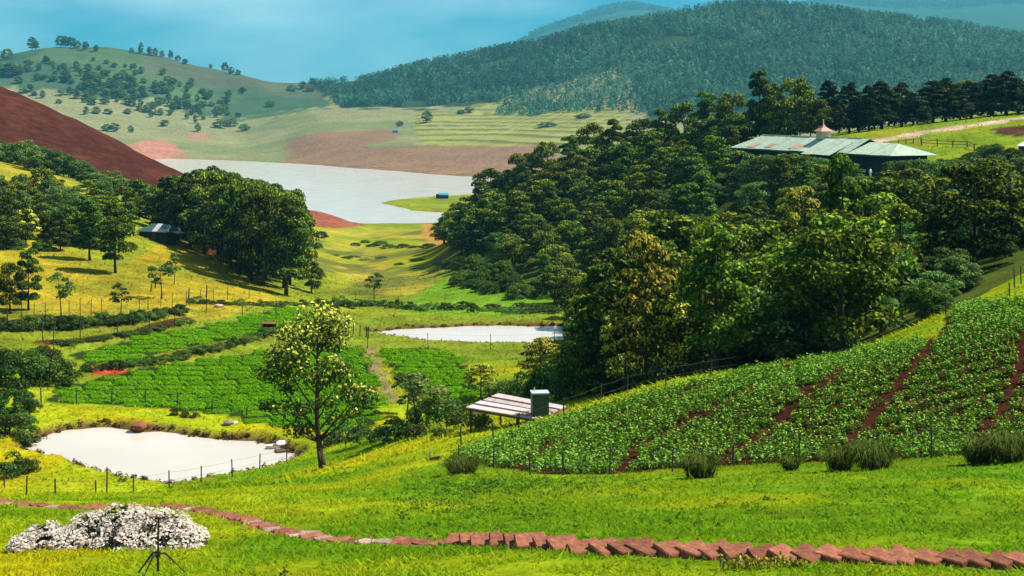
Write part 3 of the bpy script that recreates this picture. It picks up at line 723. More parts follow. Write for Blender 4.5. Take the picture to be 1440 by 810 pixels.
# lone tree in front of the left pond
def lone_tree():
    rng = np.random.default_rng(77); h = 10.7
    P0 = GP(448, 661, 80, 100, -.1)
    root = link('lone_tree', None, None, P0); tag(root, "lone open-crowned tree with yellow-tipped leaves beside the left pond", "tree")
    lobes = [(-.2, 9.7, 1.5), (.8, 9.2, 1.2), (-1.2, 9.0, 1.2), (-1.6, 8.0, 1.2), (.9, 8.2, 1.0), (-.3, 8.3, 1.1), (-2.6, 7.0, 1.2), (-3.2, 6.3, .9), (-1.4, 6.8, 1.1), (1.1, 7.1, 1.0), (1.8, 6.5, .9), (.2, 6.2, .9), (2.6, 5.2, 1.0), (3.2, 4.9, .7), (1.7, 4.9, .8), (-2.3, 5.3, .8), (-1.9, 3.9, .9), (-.9, 4.2, .8), (.6, 4.6, .7), (1.0, 3.3, .7), (-1.5, 2.7, .8), (-.6, 3.0, .7), (2.1, 3.6, .6), (-2.9, 4.6, .6)]
    trunk = [Vector((.35, 0, -.2)), Vector((.1, 0, 1.2)), Vector((-.05, 0, 2.6)), Vector((-.12, .05, 4.0)), Vector((-.1, .1, 5.6)), Vector((-.05, 0, 7.4)), Vector((-.1, 0, 9.0))]
    m = MB(); m.tube(trunk, [.30, .2, .17, .15, .11, .08, .04], 8)
    m.tube([(.25, 0, .1), (.1, -.2, .9), (.05, -.25, 1.35)], [.12, .09, .07], 6)
    P, Nn, T = [], [], []
    for x, z, r in lobes:
        y = rng.uniform(-1.6, 1.6); c = np.array([x, y, z]); per = int((330 if z > 5 else 150) * r * r + 60)
        ht = max(1.9, z - math.hypot(x, y) * .95 - .4); k = min(5, max(0, int(ht / 1.5))); b = trunk[k].lerp(trunk[k + 1], min(1, max(0, (ht - trunk[k].z) / (trunk[k + 1].z - trunk[k].z))))
        e = Vector(c); mid = b.lerp(e, .5) + Vector((0, 0, -.15)); m.tube([b, mid, e], [.075, .05, .02], 5)
        for q in range(3):
            e2 = e + Vector(rdir(1, rng)[0]) * r * .8; m.tube([mid.lerp(e, .6), e2], [.03, .012], 4)
        d = rdir(per, rng); rad = r * rng.uniform(.35, 1.1, per) ** .6
        P.append(c + d * rad[:, None] * np.array([1.1, 1.1, .75])); Nn.append(d + np.array([0, 0, .3])); T.append(np.clip((z - 2.5) / 7, 0, 1) * np.clip(d[:, 2] * .5 + .6, 0, 1))
    P = np.concatenate(P); Nn = np.concatenate(Nn); T = np.concatenate(T); n = len(P)
    c = np.array((.045, .065, .010))[None] * rng.uniform(.6, 1.4, (n, 1))
    k = (rng.uniform(0, 1, n) < .6 * T)[:, None]; c = np.where(k, np.array((.60, .48, .08))[None] * rng.uniform(.6, 1.2, (n, 1)), c)
    V_, F_, c_ = leaves(P, Nn, .15, c, .7, rng=rng)
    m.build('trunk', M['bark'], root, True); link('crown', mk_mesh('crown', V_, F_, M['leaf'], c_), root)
lone_tree()

# ------------------------------------------------------------------ conifer row, building hill
for i, (px, top, base, w) in enumerate([(1165, 108, 190, 32), (1194, 110, 186, 34), (1208, 126, 186, 26), (1222, 116, 186, 28), (1240, 110, 182, 42), (1268, 112, 178, 36), (1284, 128, 178, 30), (1312, 110, 176, 46), (1330, 104, 173, 38), (1350, 122, 172, 30), (1366, 112, 172, 40), (1395, 101, 168, 50), (1415, 94, 166, 44), (1432, 106, 165, 38), (1450, 112, 164, 44)]):
    Y = 340 + (i % 3) * 4; g = G(px, Y, -.2); b = HZ + (ZC - g.z) / Y * F
    plant('conifer', g, (b - top) / F * Y, ["dark conifer standing in the row above the gravel road", "broad dark conifer in the row above the gravel road"][i > 7], "conifers in a row above the gravel road", w=w / F * Y * 1.75, rng=rr)
for i, (px, top) in enumerate([(1125, 128), (1160, 136), (1098, 140), (1250, 122), (1325, 118), (1355, 110), (1390, 108), (1180, 140), (1230, 130), (1258, 132), (1290, 128), (1347, 130), (1380, 118), (1408, 112), (1140, 150), (1206, 140)]):
    Y = 372 + (i % 2) * 8; g = G(px, Y, -.2); b = HZ + (ZC - g.z) / Y * F
    plant('broad', g, max(4, (b - top) / F * Y), "dark tree behind the conifer row on the right hilltop", "trees behind the conifer row", w=8.5, rng=rr)

def P3(px, py, Y): return at(px, py, Y)
# long building with a faded green sheet roof
def long_building():
    L0 = P3(1056, 205, 294); L1 = P3(1286, 212, 244)
    ax = Vector((L1.x - L0.x, L1.y - L0.y, 0)); LEN = ax.length; rz = math.atan2(ax.y, ax.x)
    zr = ZC - 5.85; ze = zr - 2.5; zg = zr - 6.6
    root = link('long_building', None, None, (L0.x, L0.y, zg), (0, 0, rz)); tag(root, "long low building with a faded green sheet roof and small cupola", "building")
    ez, ridge = ze - zg, zr - zg
    D = 5.0
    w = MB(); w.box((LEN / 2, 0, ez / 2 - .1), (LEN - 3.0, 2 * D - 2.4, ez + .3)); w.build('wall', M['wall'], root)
    for k in range(9):
        x = 2.5 + k * (LEN - 5) / 8
        MB().box((x, -D + .5, ez / 2 - .2), (.16, .16, ez)).build('post', M['wall'], root)
    roof = link('roof', None, root)
    hip = 4.6; n = 17
    rp = random.Random(3)
    def slope(side):
        for k in range(n):
            a, b = k * LEN / n, (k + 1) * LEN / n - .03
            # ridge positions limited by the hips
            def top(x): return min(max(x, hip), LEN - hip)
            jut = 1.5 if (side < 0 and 9 <= k <= 11) else 0.0
            lift = rp.uniform(-.04, .05)
            drop = .55 if k > 12 else 0.0
            yb = side * (D + jut); zb = ez - .28 * jut
            th = .05
            ta, tb = top(a), top(b)
            pts = [Vector((a, yb, zb + lift)), Vector((b, yb, zb + lift)), Vector((tb, side * .05, ridge + lift - drop)), Vector((ta, side * .05, ridge + lift - drop))]
            if (ta - tb) == 0: tb = ta + (.01 if a < hip else -.01); pts[2].x = tb
            pts2 = [p + Vector((0, 0, -th)) for p in pts]
            m = MB(); m.poly(pts + pts2, [(0, 1, 2, 3), (7, 6, 5, 4), (0, 4, 5, 1), (1, 5, 6, 2), (2, 6, 7, 3), (3, 7, 4, 0)])
            o = m.build('roof_panel', M['roofgreen'], root)
            o.parent = roof
    slope(-1); slope(1)
    for x0, s in ((0, 1), (LEN, -1)):
        m = MB(); m.poly([(x0, -D, ez - .02), (x0, D, ez - .02), (x0 + s * hip, 0, ridge - (0 if s > 0 else .55))] + [(x0, -D, ez - .08), (x0, D, ez - .08), (x0 + s * hip, 0, ridge - .1 - (0 if s > 0 else .55))], [(0, 1, 2), (5, 4, 3), (0, 3, 4, 1), (1, 4, 5, 2), (2, 5, 3, 0)])
        m.build('hip_end', M['roofgreen'], roof)
    for x, y0, wd in ((6.4, .62, 2.6), (13.0, .60, 2.0), (21.5, .58, 3.4)):
        m = MB()
        def pt(xx, t): return Vector((xx, -D * t, ridge + (ez - ridge) * t + .09))
        a = [pt(x, y0), pt(x + wd, y0), pt(x + wd - .6, y0 + .3), pt(x - .6, y0 + .3)]
        m.poly(a + [p + Vector((0, 0, -.06)) for p in a], [(0, 3, 2, 1), (4, 5, 6, 7), (0, 1, 5, 4), (1, 2, 6, 5), (2, 3, 7, 6), (3, 0, 4, 7)]); o = m.build('rusted_panel', M['roofred'], roof); o['label'] = "rust-red patch panel on the green roof"
    MB().tube([(hip, 0, ridge + .08), (LEN * .72, 0, ridge + .08)], .12, 6).build('ridge_cap', M['roofgreen'], roof)
    MB().box((LEN / 2, -D - .03, ez - .22), (LEN, .1, .22)).build('fascia', M['trimgreen'], roof)
    cx = LEN * .49
    cu = MB().box((cx, 0, ridge + .45), (2.0, 2.0, 1.5)).build('cupola', M['cream'], root)
    m = MB(); e = 1.35; z = ridge + 1.2
    m.poly([(cx - e, -e, z), (cx + e, -e, z), (cx + e, e, z), (cx - e, e, z), (cx - .42, -.42, z + .75), (cx + .42, -.42, z + .75), (cx + .42, .42, z + .75), (cx - .42, .42, z + .75), (cx, 0, z + 1.5)], [(3, 2, 1, 0), (0, 1, 5, 4), (1, 2, 6, 5), (2, 3, 7, 6), (3, 0, 4, 7), (4, 5, 8), (5, 6, 8), (6, 7, 8), (7, 4, 8)])
    m.build('cupola_roof', M['tile'], cu)
    MB().tube([(cx, 0, z + 1.4), (cx, 0, z + 2.3)], [.1, .03], 6).build('finial', M['white'], cu)
    MB().box((-1.2, -1.5, 1.2), (2.6, 3.0, 2.6), taper=.9).build('brick_annexe', M['brick'], root)
    return root
long_building()

# people in front of the building
def person(px, py, Y, mat, label, rz):
    me = bpy.data.meshes.new('body')
    v = [(0, 0, .95), (0, 0, 1.2), (0, 0, 1.45), (0, 0, 1.55), (0, .02, 1.70), (.11, 0, .9), (.12, .02, .5), (.12, 0, .06), (.13, -.12, .04), (-.11, 0, .9), (-.12, -.04, .5), (-.12, .02, .06), (-.13, -.1, .04), (.2, 0, 1.42), (.26, .02, 1.15), (.24, -.1, .92), (-.2, 0, 1.42), (-.26, .02, 1.15), (-.25, -.08, .92)]
    e = [(0, 1), (1, 2), (2, 3), (3, 4), (0, 5), (5, 6), (6, 7), (7, 8), (0, 9), (9, 10), (10, 11), (11, 12), (2, 13), (13, 14), (14, 15), (2, 16), (16, 17), (17, 18)]
    rad = [.15, .14, .16, .06, .105, .11, .075, .05, .045, .11, .075, .05, .045, .07, .05, .035, .07, .05, .035]
    me.from_pydata(v, e, []); me.update()
    root = link('person', None, None, GP(px, py, Y - 6, Y + 6), (0, 0, rz)); tag(root, label, 'person')
    b = link('body', me, root); me.materials.append(mat)
    sk = b.modifiers.new('skin', 'SKIN'); sl = me.skin_vertices[0].data
    for i, r in enumerate(rad): sl[i].radius = (r, r * .8); sl[i].use_root = (i == 0)
    b.modifiers.new('sub', 'SUBSURF').render_levels = 2
    m = MB()
    m.tube([(0, .03, 1.66), (0, .02, 1.76), (0, .02, 1.83)], [.12, .115, .05], 8); m.build('hair', M['black'], root, True)
person(1224, 251, 236, M['white'], "person in white standing before the long-roofed building", .4)
person(1242, 251, 236, M['hull'], "person in pale pink near the building's right end", -.5)

# timber rail fence and gravel-road details on the hill
def rail_fence():
    root = link('rail_fence', None, None, G(1300, 296)); tag(root, "brown two-rail timber fence beside the gravel road on the right hilltop", "fence"); o0 = root.location.copy()
    pts = [G(px, Y) for px, Y in ((1296, 299), (1318, 296), (1340, 293), (1360, 290), (1370, 284))]
    for p in pts: MB().box(p - o0 + Vector((0, 0, .6)), (.18, .18, 1.6)).build('post', M['brownwood'], root)
    for a, b in zip(pts[:-1], pts[1:]):
        for z in (.55, 1.15):
            MB().tube([a - o0 + Vector((0, -.1, z)), b - o0 + Vector((0, -.1, z))], .075, 5).build('rail', M['brownwood'], root)
rail_fence()
def low_rail():
    root = link('rail_fence', None, None, G(1200, 300)); tag(root, "low post fence along the gravel road behind the cupola", "fence"); o0 = root.location.copy()
    for k in range(11):
        px = 1190 + k * 10.5; p = G(px, 302); MB().box(p - o0 + Vector((0, 0, .45)), (.14, .14, 1.2)).build('post', M['brownwood'], root)
    a = G(1190, 302); b = G(1295, 302)
    MB().tube([a - o0 + Vector((0, -.09, .8)), a.lerp(b, .5) - o0 + Vector((0, -.09, .8)), b - o0 + Vector((0, -.09, .8))], .06, 5).build('rail', M['brownwood'], root)
low_rail()
def edge_shed():
    p = G(1448, 262); root = link('shed', None, None, p); tag(root, "pale-roofed shed at the right edge below the dark earth bank", "shed")
    MB().box((0, 0, 1.0), (3, 3, 2.2)).build('wall', M['wall'], root)
    MB().box((-.8, -.0, 2.45), (2.2, 3.6, .1), ry=-.5).build('roof', M['white'], root); MB().box((.95, 0, 2.45), (2.0, 3.6, .1), ry=.5).build('roof', M['hutpale'], root)
edge_shed()
for i, (px, Y, h, w) in enumerate([(1385, 268, 2.6, 6), (1400, 262, 3, 6), (1368, 258, 2.2, 5), (1420, 256, 2.6, 6), (1350, 252, 2, 5), (1240, 290, 1.3, 5), (1222, 288, 1.1, 4), (1440, 250, 2, 5)]):
    plant('shrub', G(px, Y, -.1), h, "dark shrub on the grassy hilltop right of the building", "shrubs on the right hilltop", w=w, rng=rr)
rs = plant('shrub', G(1256, 244, -.1), 1.2, "low bush below the right end of the long building", w=2.2, variant=2)

# ------------------------------------------------------------------ left hillside
for i, (px, base, top, w, kd, lab) in enumerate([
    (40, 436, 348, 46, 'tall', "dark tree at the left edge, right one of the pair above the fence"), (14, 440, 362, 50, 'broad', "dark bushy tree at the left edge above the wire fence"),
    (86, 444, 378, 40, 'thin', "small leaning tree on the yellow slope by the wire fence"), (162, 384, 278, 56, 'tall', "tall leafy tree just left of the small hut"),
    (126, 366, 276, 50, 'tall', "tall dark tree two places left of the small hut"), (228, 420, 356, 40, 'thin', "wispy young tree on the yellow slope below the hut"),
    (170, 444, 394, 34, 'thin', "short pale young tree near the fence below the slope"), (438, 412, 364, 36, 'broad', "small round dark tree right of the grove"),
    (526, 422, 380, 30, 'thin', "thin leaning tree in the valley before the hedge"), (36, 345, 292, 44, 'yellow', "yellow-tipped tree on the left slope"),
    (8, 330, 300, 40, 'yellow', "orange-tinged tree at the far left edge"), (245, 400, 352, 26, 'thin', "second wispy young tree on the yellow slope, right one")]):
    plant_px(kd, px, base, top, w, 150, 330, lab, rng=rr)
for i, (px, base, top, w) in enumerate([(20, 330, 262, 50), (60, 335, 280, 46), (95, 340, 285, 40), (75, 318, 268, 44), (110, 325, 272, 40), (140, 350, 300, 40), (0, 312, 250, 46), (45, 310, 262, 40), (30, 345, 290, 44), (10, 350, 300, 44), (112, 345, 292, 40), (150, 335, 284, 40), (85, 352, 306, 36), (130, 318, 270, 36), (180, 330, 280, 36)]):
    plant_px('broad', px, base, top, w, 190, 330, "dark tree clustered on the left slope beside the hut", "trees clustered on the left slope", rng=rr)
for i, (px, base, h, w) in enumerate([(30, 300, 2.6, 6), (60, 296, 2.2, 6), (90, 305, 2.4, 6), (120, 312, 2.6, 5), (150, 330, 2.2, 5), (180, 350, 1.6, 4), (100, 345, 2, 5), (20, 350, 2, 5), (60, 352, 2, 5), (10, 285, 1.8, 5), (140, 300, 1.6, 5)]):
    plant('shrub', GP(px, base, 190, 350, -.1), h, "green shrub on the left slope above the yellow grass", "shrubs on the left slope", w=w, rng=rr)
gr = random.Random(9)
for k in range(44):
    px = gr.uniform(-15, 160); py = np.interp(px, [0, 60, 120, 215], [300, 300, 310, 322]) + gr.uniform(-16, 34)
    kd = gr.choice(['round', 'round', 'broad', 'tall'])
    hp = gr.uniform(30, 58); 
    plant_px(kd, px, py, py - hp, hp * gr.uniform(.8, 1.1), 190, 340, "dark leafy tree in the thick growth covering the left slope", "thick growth on the left slope", rng=gr)
got = 0
for _ in range(900):
    px = gr.uniform(256, 412); Y = gr.uniform(232, 330)
    lo = np.interp(px, [262, 300, 340, 380, 426], [285, 268, 250, 238, 236]); 
    if Y < lo: continue
    X = (px - 720) / F * Y
    if not free(X, Y, 4.8): continue
    g = G(px, Y, -.2); b = HZ + (ZC - g.z) / Y * F
    lim = np.interp(px, [255, 280, 300, 330, 360, 380, 400, 420, 432], [246, 236, 226, 221, 207, 214, 222, 230, 246])
    top = max(lim + gr.random() ** 2 * 50, b - 17.5 * F / Y)
    h = (b - top) / F * Y
    placed.append((X, Y, 4.8)); kd = gr.choice(['broad', 'broad', 'tall'])
    plant(kd, g, h, "dark broadleaf tree of the grove right of the hut" if kd == 'broad' else "tall tree of the grove right of the hut", "trees of the grove right of the hut", w=min(9.5, max(5.5, h * .72)), rng=gr)
    got += 1
    if got > 46: break
for i, (px, top) in enumerate([(175, 258), (195, 250), (215, 256), (238, 244), (258, 240), (185, 276), (228, 268), (250, 262), (205, 275), (270, 236), (284, 238), (248, 246), (292, 232)]):
    Y = 300 + (i % 3) * 9; g = G(px, Y, -.2); b = HZ + (ZC - g.z) / Y * F
    plant('tall' if i % 2 else 'broad', g, (b - top) / F * Y, "dark tree behind the small hut", "trees behind the hut", w=7.5, rng=gr)
for i in range(26):
    px = -20 + i * 9.2 + gr.uniform(-4, 4); Y = 372 + gr.uniform(-10, 22); g = G(px, Y, -.2); b = HZ + (ZC - g.z) / Y * F
    top = np.interp(px, [-20, 0, 40, 100, 160, 210], [184, 188, 196, 214, 240, 262]) + gr.uniform(-2, 12)
    plant('round', g, min(9, max(3.4, (b - top) / F * Y)), "leafy tree in the belt below the red ploughed hill", "tree belt below the red hill", w=gr.uniform(7, 10), rng=gr)
for i, (px, base, h, w) in enumerate([(452, 335, 3, 6), (445, 350, 2.4, 5)]):
    plant('shrub', GP(px, base, 300, 600, -.1), h, ["dark shrub right of the grove near the red bank", "lower dark shrub just right of the grove"][i], w=w, rng=gr)
# big shrubs at the far left and along banks
for i, (px, base, h, w, lab) in enumerate([(30, 540, 3.6, 7, "large dark shrub at the left above the pond"), (75, 540, 3.0, 6, "large rounded shrub beside the lowest crop beds"), (0, 545, 4.0, 7, "large dark shrub at the left frame edge"), (55, 520, 2.6, 6, "dark shrub behind the two large ones at left"), (20, 580, 2.2, 5, "shrub above the pond's left end"),
    (14, 612, 2.0, 4, "mid green shrub left of the pond"), (38, 620, 1.5, 3, "small dark shrub at the pond's left tip"), (10, 668, 1.9, 3.6, "dark reedy shrub at the left edge by the pond fence"), (40, 664, 1.3, 2.2, "low dark reedy shrub on the pond's near-left bank"), (30, 600, 1.4, 3, "low shrub on the pond's far-left bank"),
    (250, 584, .9, 1.8, "small dark bush on the bank behind the pond, left one"), (268, 586, .9, 1.8, "small dark bush on the bank behind the pond, right one"), (172, 676, .45, .8, "tiny russet bush on the pond's near bank")]):
    plant('shrub', GP(px, base, 88, 190, -.1), h, lab, w=w, rng=gr)
# hedge lines on the terrace banks and in the valley
def hedge(pts, y0, y1, n, h, w, label, group, jit=1.5):
    for k in range(n):
        t = k / max(1, n - 1) * (len(pts) - 1); i = min(int(t), len(pts) - 2); a = t - i
        px = pts[i][0] * (1 - a) + pts[i + 1][0] * a + gr.uniform(-4, 4); py = pts[i][1] * (1 - a) + pts[i + 1][1] * a + gr.uniform(-jit, jit)
        plant('shrub', GP(px, py, y0, y1, -.15), h * gr.uniform(.6, 1.3), label, group, w=w * gr.uniform(.7, 1.3), rng=gr, name='hedge_shrub')
hedge([(0, 462), (90, 458), (180, 452), (255, 440)], 140, 235, 44, 1.35, 2.8, "low bush along the bank under the left wire fence", "bushes along the upper terrace bank")
hedge([(80, 484), (190, 470), (262, 452)], 140, 225, 22, .6, 2.0, "low growth along the second terrace bank", "growth on the second terrace bank")
hedge([(130, 520), (240, 505), (330, 484), (400, 464)], 130, 205, 30, .95, 2.4, "rough bush along the bank between the two left crop fields", "bushes between the left crop fields")
hedge([(280, 425), (330, 428), (390, 430), (440, 428)], 170, 260, 12, 1.0, 2.8, "bush at the foot of the yellow slope below the grove", "bushes at the foot of the grove")
hedge([(450, 432), (540, 430), (620, 436), (720, 438), (800, 436)], 215, 300, 30, 1.5, 3.6, "dark bush in the hedge behind the narrow pond", "hedge behind the narrow pond", 4)
hedge([(640, 400), (700, 405), (760, 420)], 215, 330, 12, 2.4, 5.5, "rounded shrub at the foot of the wood by the valley", "shrubs between valley and wood", 9)
hedge([(640, 375), (680, 385), (720, 395)], 230, 350, 9, 3.0, 6.0, "bushy shrub on the valley edge of the wood", "shrubs on the valley edge of the wood", 8)
hedge([(500, 344), (540, 347), (600, 350)], 380, 640, 8, 1.3, 6, "scrub bush on the yellow valley floor", "scrub on the valley floor", 4)
hedge([(470, 362), (520, 366), (620, 372)], 330, 560, 8, .9, 5, "low scrub across the yellow valley floor", "low scrub on the valley floor", 5)

# ------------------------------------------------------------------ hut on the left slope
def hut():
    p = GP(224, 338, 200, 300); s = p.y / F
    root = link('hut', None, None, p, (0, 0, R(-24))); tag(root, "small dark hut with a blue-green sheet roof on the left slope", "hut")
    w, d, h = 46 * s, 4.2, 2.0
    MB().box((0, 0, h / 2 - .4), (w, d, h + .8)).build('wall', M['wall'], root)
    rz = 1.25; e = .5
    A = [(-w / 2 - e, -d / 2 - e, h - .1), (w / 2 + e, -d / 2 - e, h - .1), (w / 2 + e, d / 2 + e, h - .1), (-w / 2 - e, d / 2 + e, h - .1), (-w / 2 + 1.6, 0, h + rz), (w / 2 - .6, 0, h + rz)]
    roof = link('roof', None, root)
    def face(ix, mat, nm):
        pts = [Vector(A[i]) for i in ix]; q = [p_ - Vector((0, 0, .08)) for p_ in pts]; n = len(pts)
        m = MB(); m.poly(pts + q, [tuple(range(n)), tuple(range(2 * n - 1, n - 1, -1))] + [(i, n + i, n + (i + 1) % n, (i + 1) % n) for i in range(n)]); m.build(nm, mat, roof)
    face((0, 1, 5, 4), M['hutroof'], 'roof_slope'); face((2, 3, 4, 5), M['hutroof'], 'roof_slope'); face((1, 2, 5), M['hutroof'], 'roof_slope'); face((3, 0, 4), M['hutroof'], 'roof_slope')
    MB().poly([(.2, -d / 2 - e, h - .02), (1.3, -d / 2 - e, h - .02), (.9, -.05, h + rz + .04), (-.3, -.05, h + rz + .04), (.2, -d / 2 - e, h - .08), (1.3, -d / 2 - e, h - .08), (.9, -.05, h + rz - .02), (-.3, -.05, h + rz - .02)], [(0, 1, 2, 3), (7, 6, 5, 4), (0, 4, 5, 1), (1, 5, 6, 2), (2, 6, 7, 3), (3, 7, 4, 0)]).build('pale_sheet', M['hutpale'], roof)
    MB().box((.3, -d / 2 - .05, .8), (.9, .08, 1.7)).build('door', M['brownwood'], root)
    MB().box((w / 2 + 1.0, .3, 1.75), (1.9, 2.2, .07), ry=.2).build('lean_to_roof', M['hutpale'], root)
hut()
MB().box((0, 0, .9), (2.2, 1.6, 1.8), rz=.4, taper=.8).build('ruined_wall', M['brick'], None, loc=GP(296, 357, 220, 300, -.2)); tag(bpy.data.objects['ruined_wall'], "low red brick ruin beside the grove right of the hut", "ruin")

# ------------------------------------------------------------------ plank-roofed shelter and tank
def shelter():
    zr = 17.1
    def rp(px, py):
        Y = zr * F / (py - HZ); return Vector(((px - 720) / F * Y, Y, ZC - zr))
    FL, BL, BR, FR = rp(655, 573), rp(703, 553), rp(798, 571), rp(757, 590)
    o = (FL + FR) / 2; o.z = float(ground(o.x, o.y))
    root = link('shelter', None, None, o); tag(root, "low open shelter with a silvery plank roof at the foot of the crop field", "shelter")
    def q(u, v, z=0): return FL.lerp(FR, u).lerp(BL.lerp(BR, u), v) - o + Vector((0, 0, z))
    b = MB(); c = [q(0, 0), q(1, 0), q(1, 1), q(0, 1)]; b.poly([p + Vector((0, 0, -.04)) for p in c] + [p + Vector((0, 0, -.16)) for p in c], [(0, 1, 2, 3), (7, 6, 5, 4), (0, 4, 5, 1), (1, 5, 6, 2), (2, 6, 7, 3), (3, 7, 4, 0)]); b.build('roof_frame', M['rust'], root)
    vs = [0, .24, .48, .72, 1.0]
    for i in range(4):
        for u0, u1 in ((0, .52), (.525, 1.0)):
            a0, a1 = vs[i] + (.012 if i else 0), vs[i + 1] - .055
            c = [q(u0, a0), q(u1, a0), q(u1, a1), q(u0, a1)]; dz = .03 + .02 * (i % 2)
            MB().poly([p + Vector((0, 0, dz)) for p in c] + [p + Vector((0, 0, -.035)) for p in c], [(0, 1, 2, 3), (7, 6, 5, 4), (0, 4, 5, 1), (1, 5, 6, 2), (2, 6, 7, 3), (3, 7, 4, 0)]).build('plank', M['plank'], root)
    for u, v in ((.04, .06), (.7, .04), (.97, .06), (.04, .94), (.5, .95), (.96, .94)):
        t = q(u, v); g = float(ground(t.x + o.x, t.y + o.y)) - o.z
        MB().tube([(t.x, t.y, min(g, -.2) - .4), (t.x, t.y, t.z - .16)], .07, 6).build('post', M['rust'] if v < .5 else M['post'], root)
    m = MB(); r = random.Random(4)
    for k in range(260):
        u = r.uniform(.66, 1.0); v = r.uniform(0, .62)
        if v > (u - .62) * 3.2: continue
        p = q(u, v, .075 + r.uniform(0, .03)); s = r.uniform(.05, .1); a = r.uniform(0, 6.28); d1 = Vector((math.cos(a), math.sin(a), r.uniform(-.2, .2))) * s; d2 = Vector((-math.sin(a), math.cos(a), r.uniform(-.2, .2))) * s * .6
        m.poly([p - d1, p - d2, p + d1, p + d2], [(0, 1, 2, 3)])
    lo = m.build('fallen_leaves', M['litter'], root); lo['kind'] = 'stuff'
    tk = q(.93, .22) + o
    t = link('water_tank', None, None, tk + Vector((0, 0, .06)), (0, 0, .1)); tag(t, "dark green box tank standing on the plank shelter roof", "tank")
    MB().box((0, 0, .6), (.92, .85, 1.2)).build('body', M['tank'], t); MB().box((0, 0, 1.235), (.98, .91, .07)).build('lid', M['tanktop'], t)
    for z in (.3, .8): MB().box((0, 0, z), (.945, .875, .05)).build('band', M['tank'], t)
    MB().tube([(-.3, 0, 1.26), (-.3, 0, 1.5)], .03, 6).build('pipe', M['tanktop'], t)
shelter()
def low_shed():
    p = GP(378, 462, 140, 200); root = link('low_shed', None, None, p, (0, 0, -.1)); tag(root, "tiny reddish roof slab among the beds behind the lone tree", "shed")
    MB().box((0, 0, .72), (2.0, 1.0, .08), rx=.1).build('roof', M['rust'], root)
    for x in (-.8, .8): MB().tube([(x, -.4, -.3), (x, -.4, .67)], .06, 6).build('post', M['post'], root)
    MB().box((0, .35, .3), (1.8, .1, .8)).build('wall', M['wall'], root)
low_shed()
def boats():
    Y = 28 * F / (630 - HZ)
    p = at(386, 630, Y); root = link('rowing_boat', None, None, p, (0, 0, .5)); tag(root, "small pale pink rowing boat at the pond's right bank", "boat")
    m = MB(); n = 10; L = 1.5; pts = []
    for i in range(n + 1):
        t = -1 + 2 * i / n; w = .36 * (1 - abs(t) ** 2.6) + .02
        pts += [(t * L / 2, -w, .28), (t * L / 2, -w * .6, -.1), (t * L / 2, w * .6, -.1), (t * L / 2, w, .28), (t * L / 2, w * .82, .26), (t * L / 2, -w * .82, .26), (t * L / 2, 0, .0)]
    fs = []
    for i in range(n):
        a, b = i * 7, (i + 1) * 7
        fs += [(a, a + 1, b + 1, b), (a + 1, a + 2, b + 2, b + 1), (a + 2, a + 3, b + 3, b + 2), (a + 3, a + 4, b + 4, b + 3), (a + 5, a, b, b + 5), (a + 4, a + 6, b + 6, b + 4), (a + 6, a + 5, b + 5, b + 6)]
    m.poly(pts, fs); m.build('hull', M['hull'], root)
    MB().box((.1, 0, .24), (.25, .56, .05)).build('seat', M['brownwood'], root)
    p2 = at(397, 635, 28 * F / (635 - HZ)); r2 = link('raft', None, None, p2, (0, 0, .4)); tag(r2, "brown timber raft moored beside the rowing boat", "raft")
    for k in range(4): MB().box((0, -.33 + k * .22, .1), (1.1, .2, .12)).build('plank', M['brownwood'], r2)
    MB().box((0, 0, -.02), (.9, .8, .1)).build('float', M['brownwood'], r2)
    g = GP(395, 626, 108, 125); s = MB(); rk = random.Random(2)
    b = link('white_sack', blob_mesh('white_sack', 5, .45, M['white'], .6), None, g + Vector((0, 0, .15))); tag(b, "white sack lying on the bank above the rowing boat", "sack")
def blob_mesh(name, seed, r, mat, flat_=.7, n=2):
    import bmesh
    bm = bmesh.new(); bmesh.ops.create_icosphere(bm, subdivisions=n, radius=r); q = random.Random(seed); of = [q.uniform(0, 9) for _ in range(3)]
    for v in bm.verts:
        k = 1 + .28 * math.sin(v.co.x / r * 2.2 + of[0]) * math.cos(v.co.y / r * 1.9 + of[1]) + .16 * math.sin(v.co.z / r * 4 + of[2]) + q.uniform(-.05, .05)
        v.co *= k; v.co.z *= flat_
    me = bpy.data.meshes.new(name); bm.to_mesh(me); bm.free(); me.materials.append(mat); return me
boats()
for i, (px, py, r, m, lab) in enumerate([(196, 603, .75, 'stone', "pinkish boulder on the far bank of the left pond"), (321, 598, .5, 'palestone', "pale rock on the grass behind the left pond"), (308, 432, .6, 'palestone', "pale stone at the foot of the yellow slope"), (331, 594, .2, 'white', "tiny white stone beside the pale rock behind the pond")]):
    o = link('boulder', blob_mesh('boulder', 20 + i, r, M[m], .6)); o.location = GP(px, py, 100, 230, r * .2); tag(o, lab, "rock")
def sheds_far():
    p = GP(622, 279, 850, 1100); root = link('lakeside_shed', None, None, p); tag(root, "blue-roofed shed on the green point in the lake", "shed")
    MB().box((0, 0, 1.2), (8.6, 4, 2.8)).build('wall', M['wall'], root); MB().box((1.0, -.2, 3.0), (6.4, 5, .3), rx=.25).build('roof', M['blue'], root); MB().box((-3.2, 0, 2.8), (2.2, 4.4, .3)).build('roof', M['wall'], root)
    p = GP(556, 187, 1700, 2200); root = link('far_shed', None, None, p); tag(root, "tiny blue shed on the far shore fields", "shed")
    MB().box((0, 0, 1.5), (8, 5, 4)).build('wall', M['hutpale'], root); MB().box((0, 0, 3.9), (9, 6, .8), taper=.6).build('roof', M['blue'], root)
sheds_far()

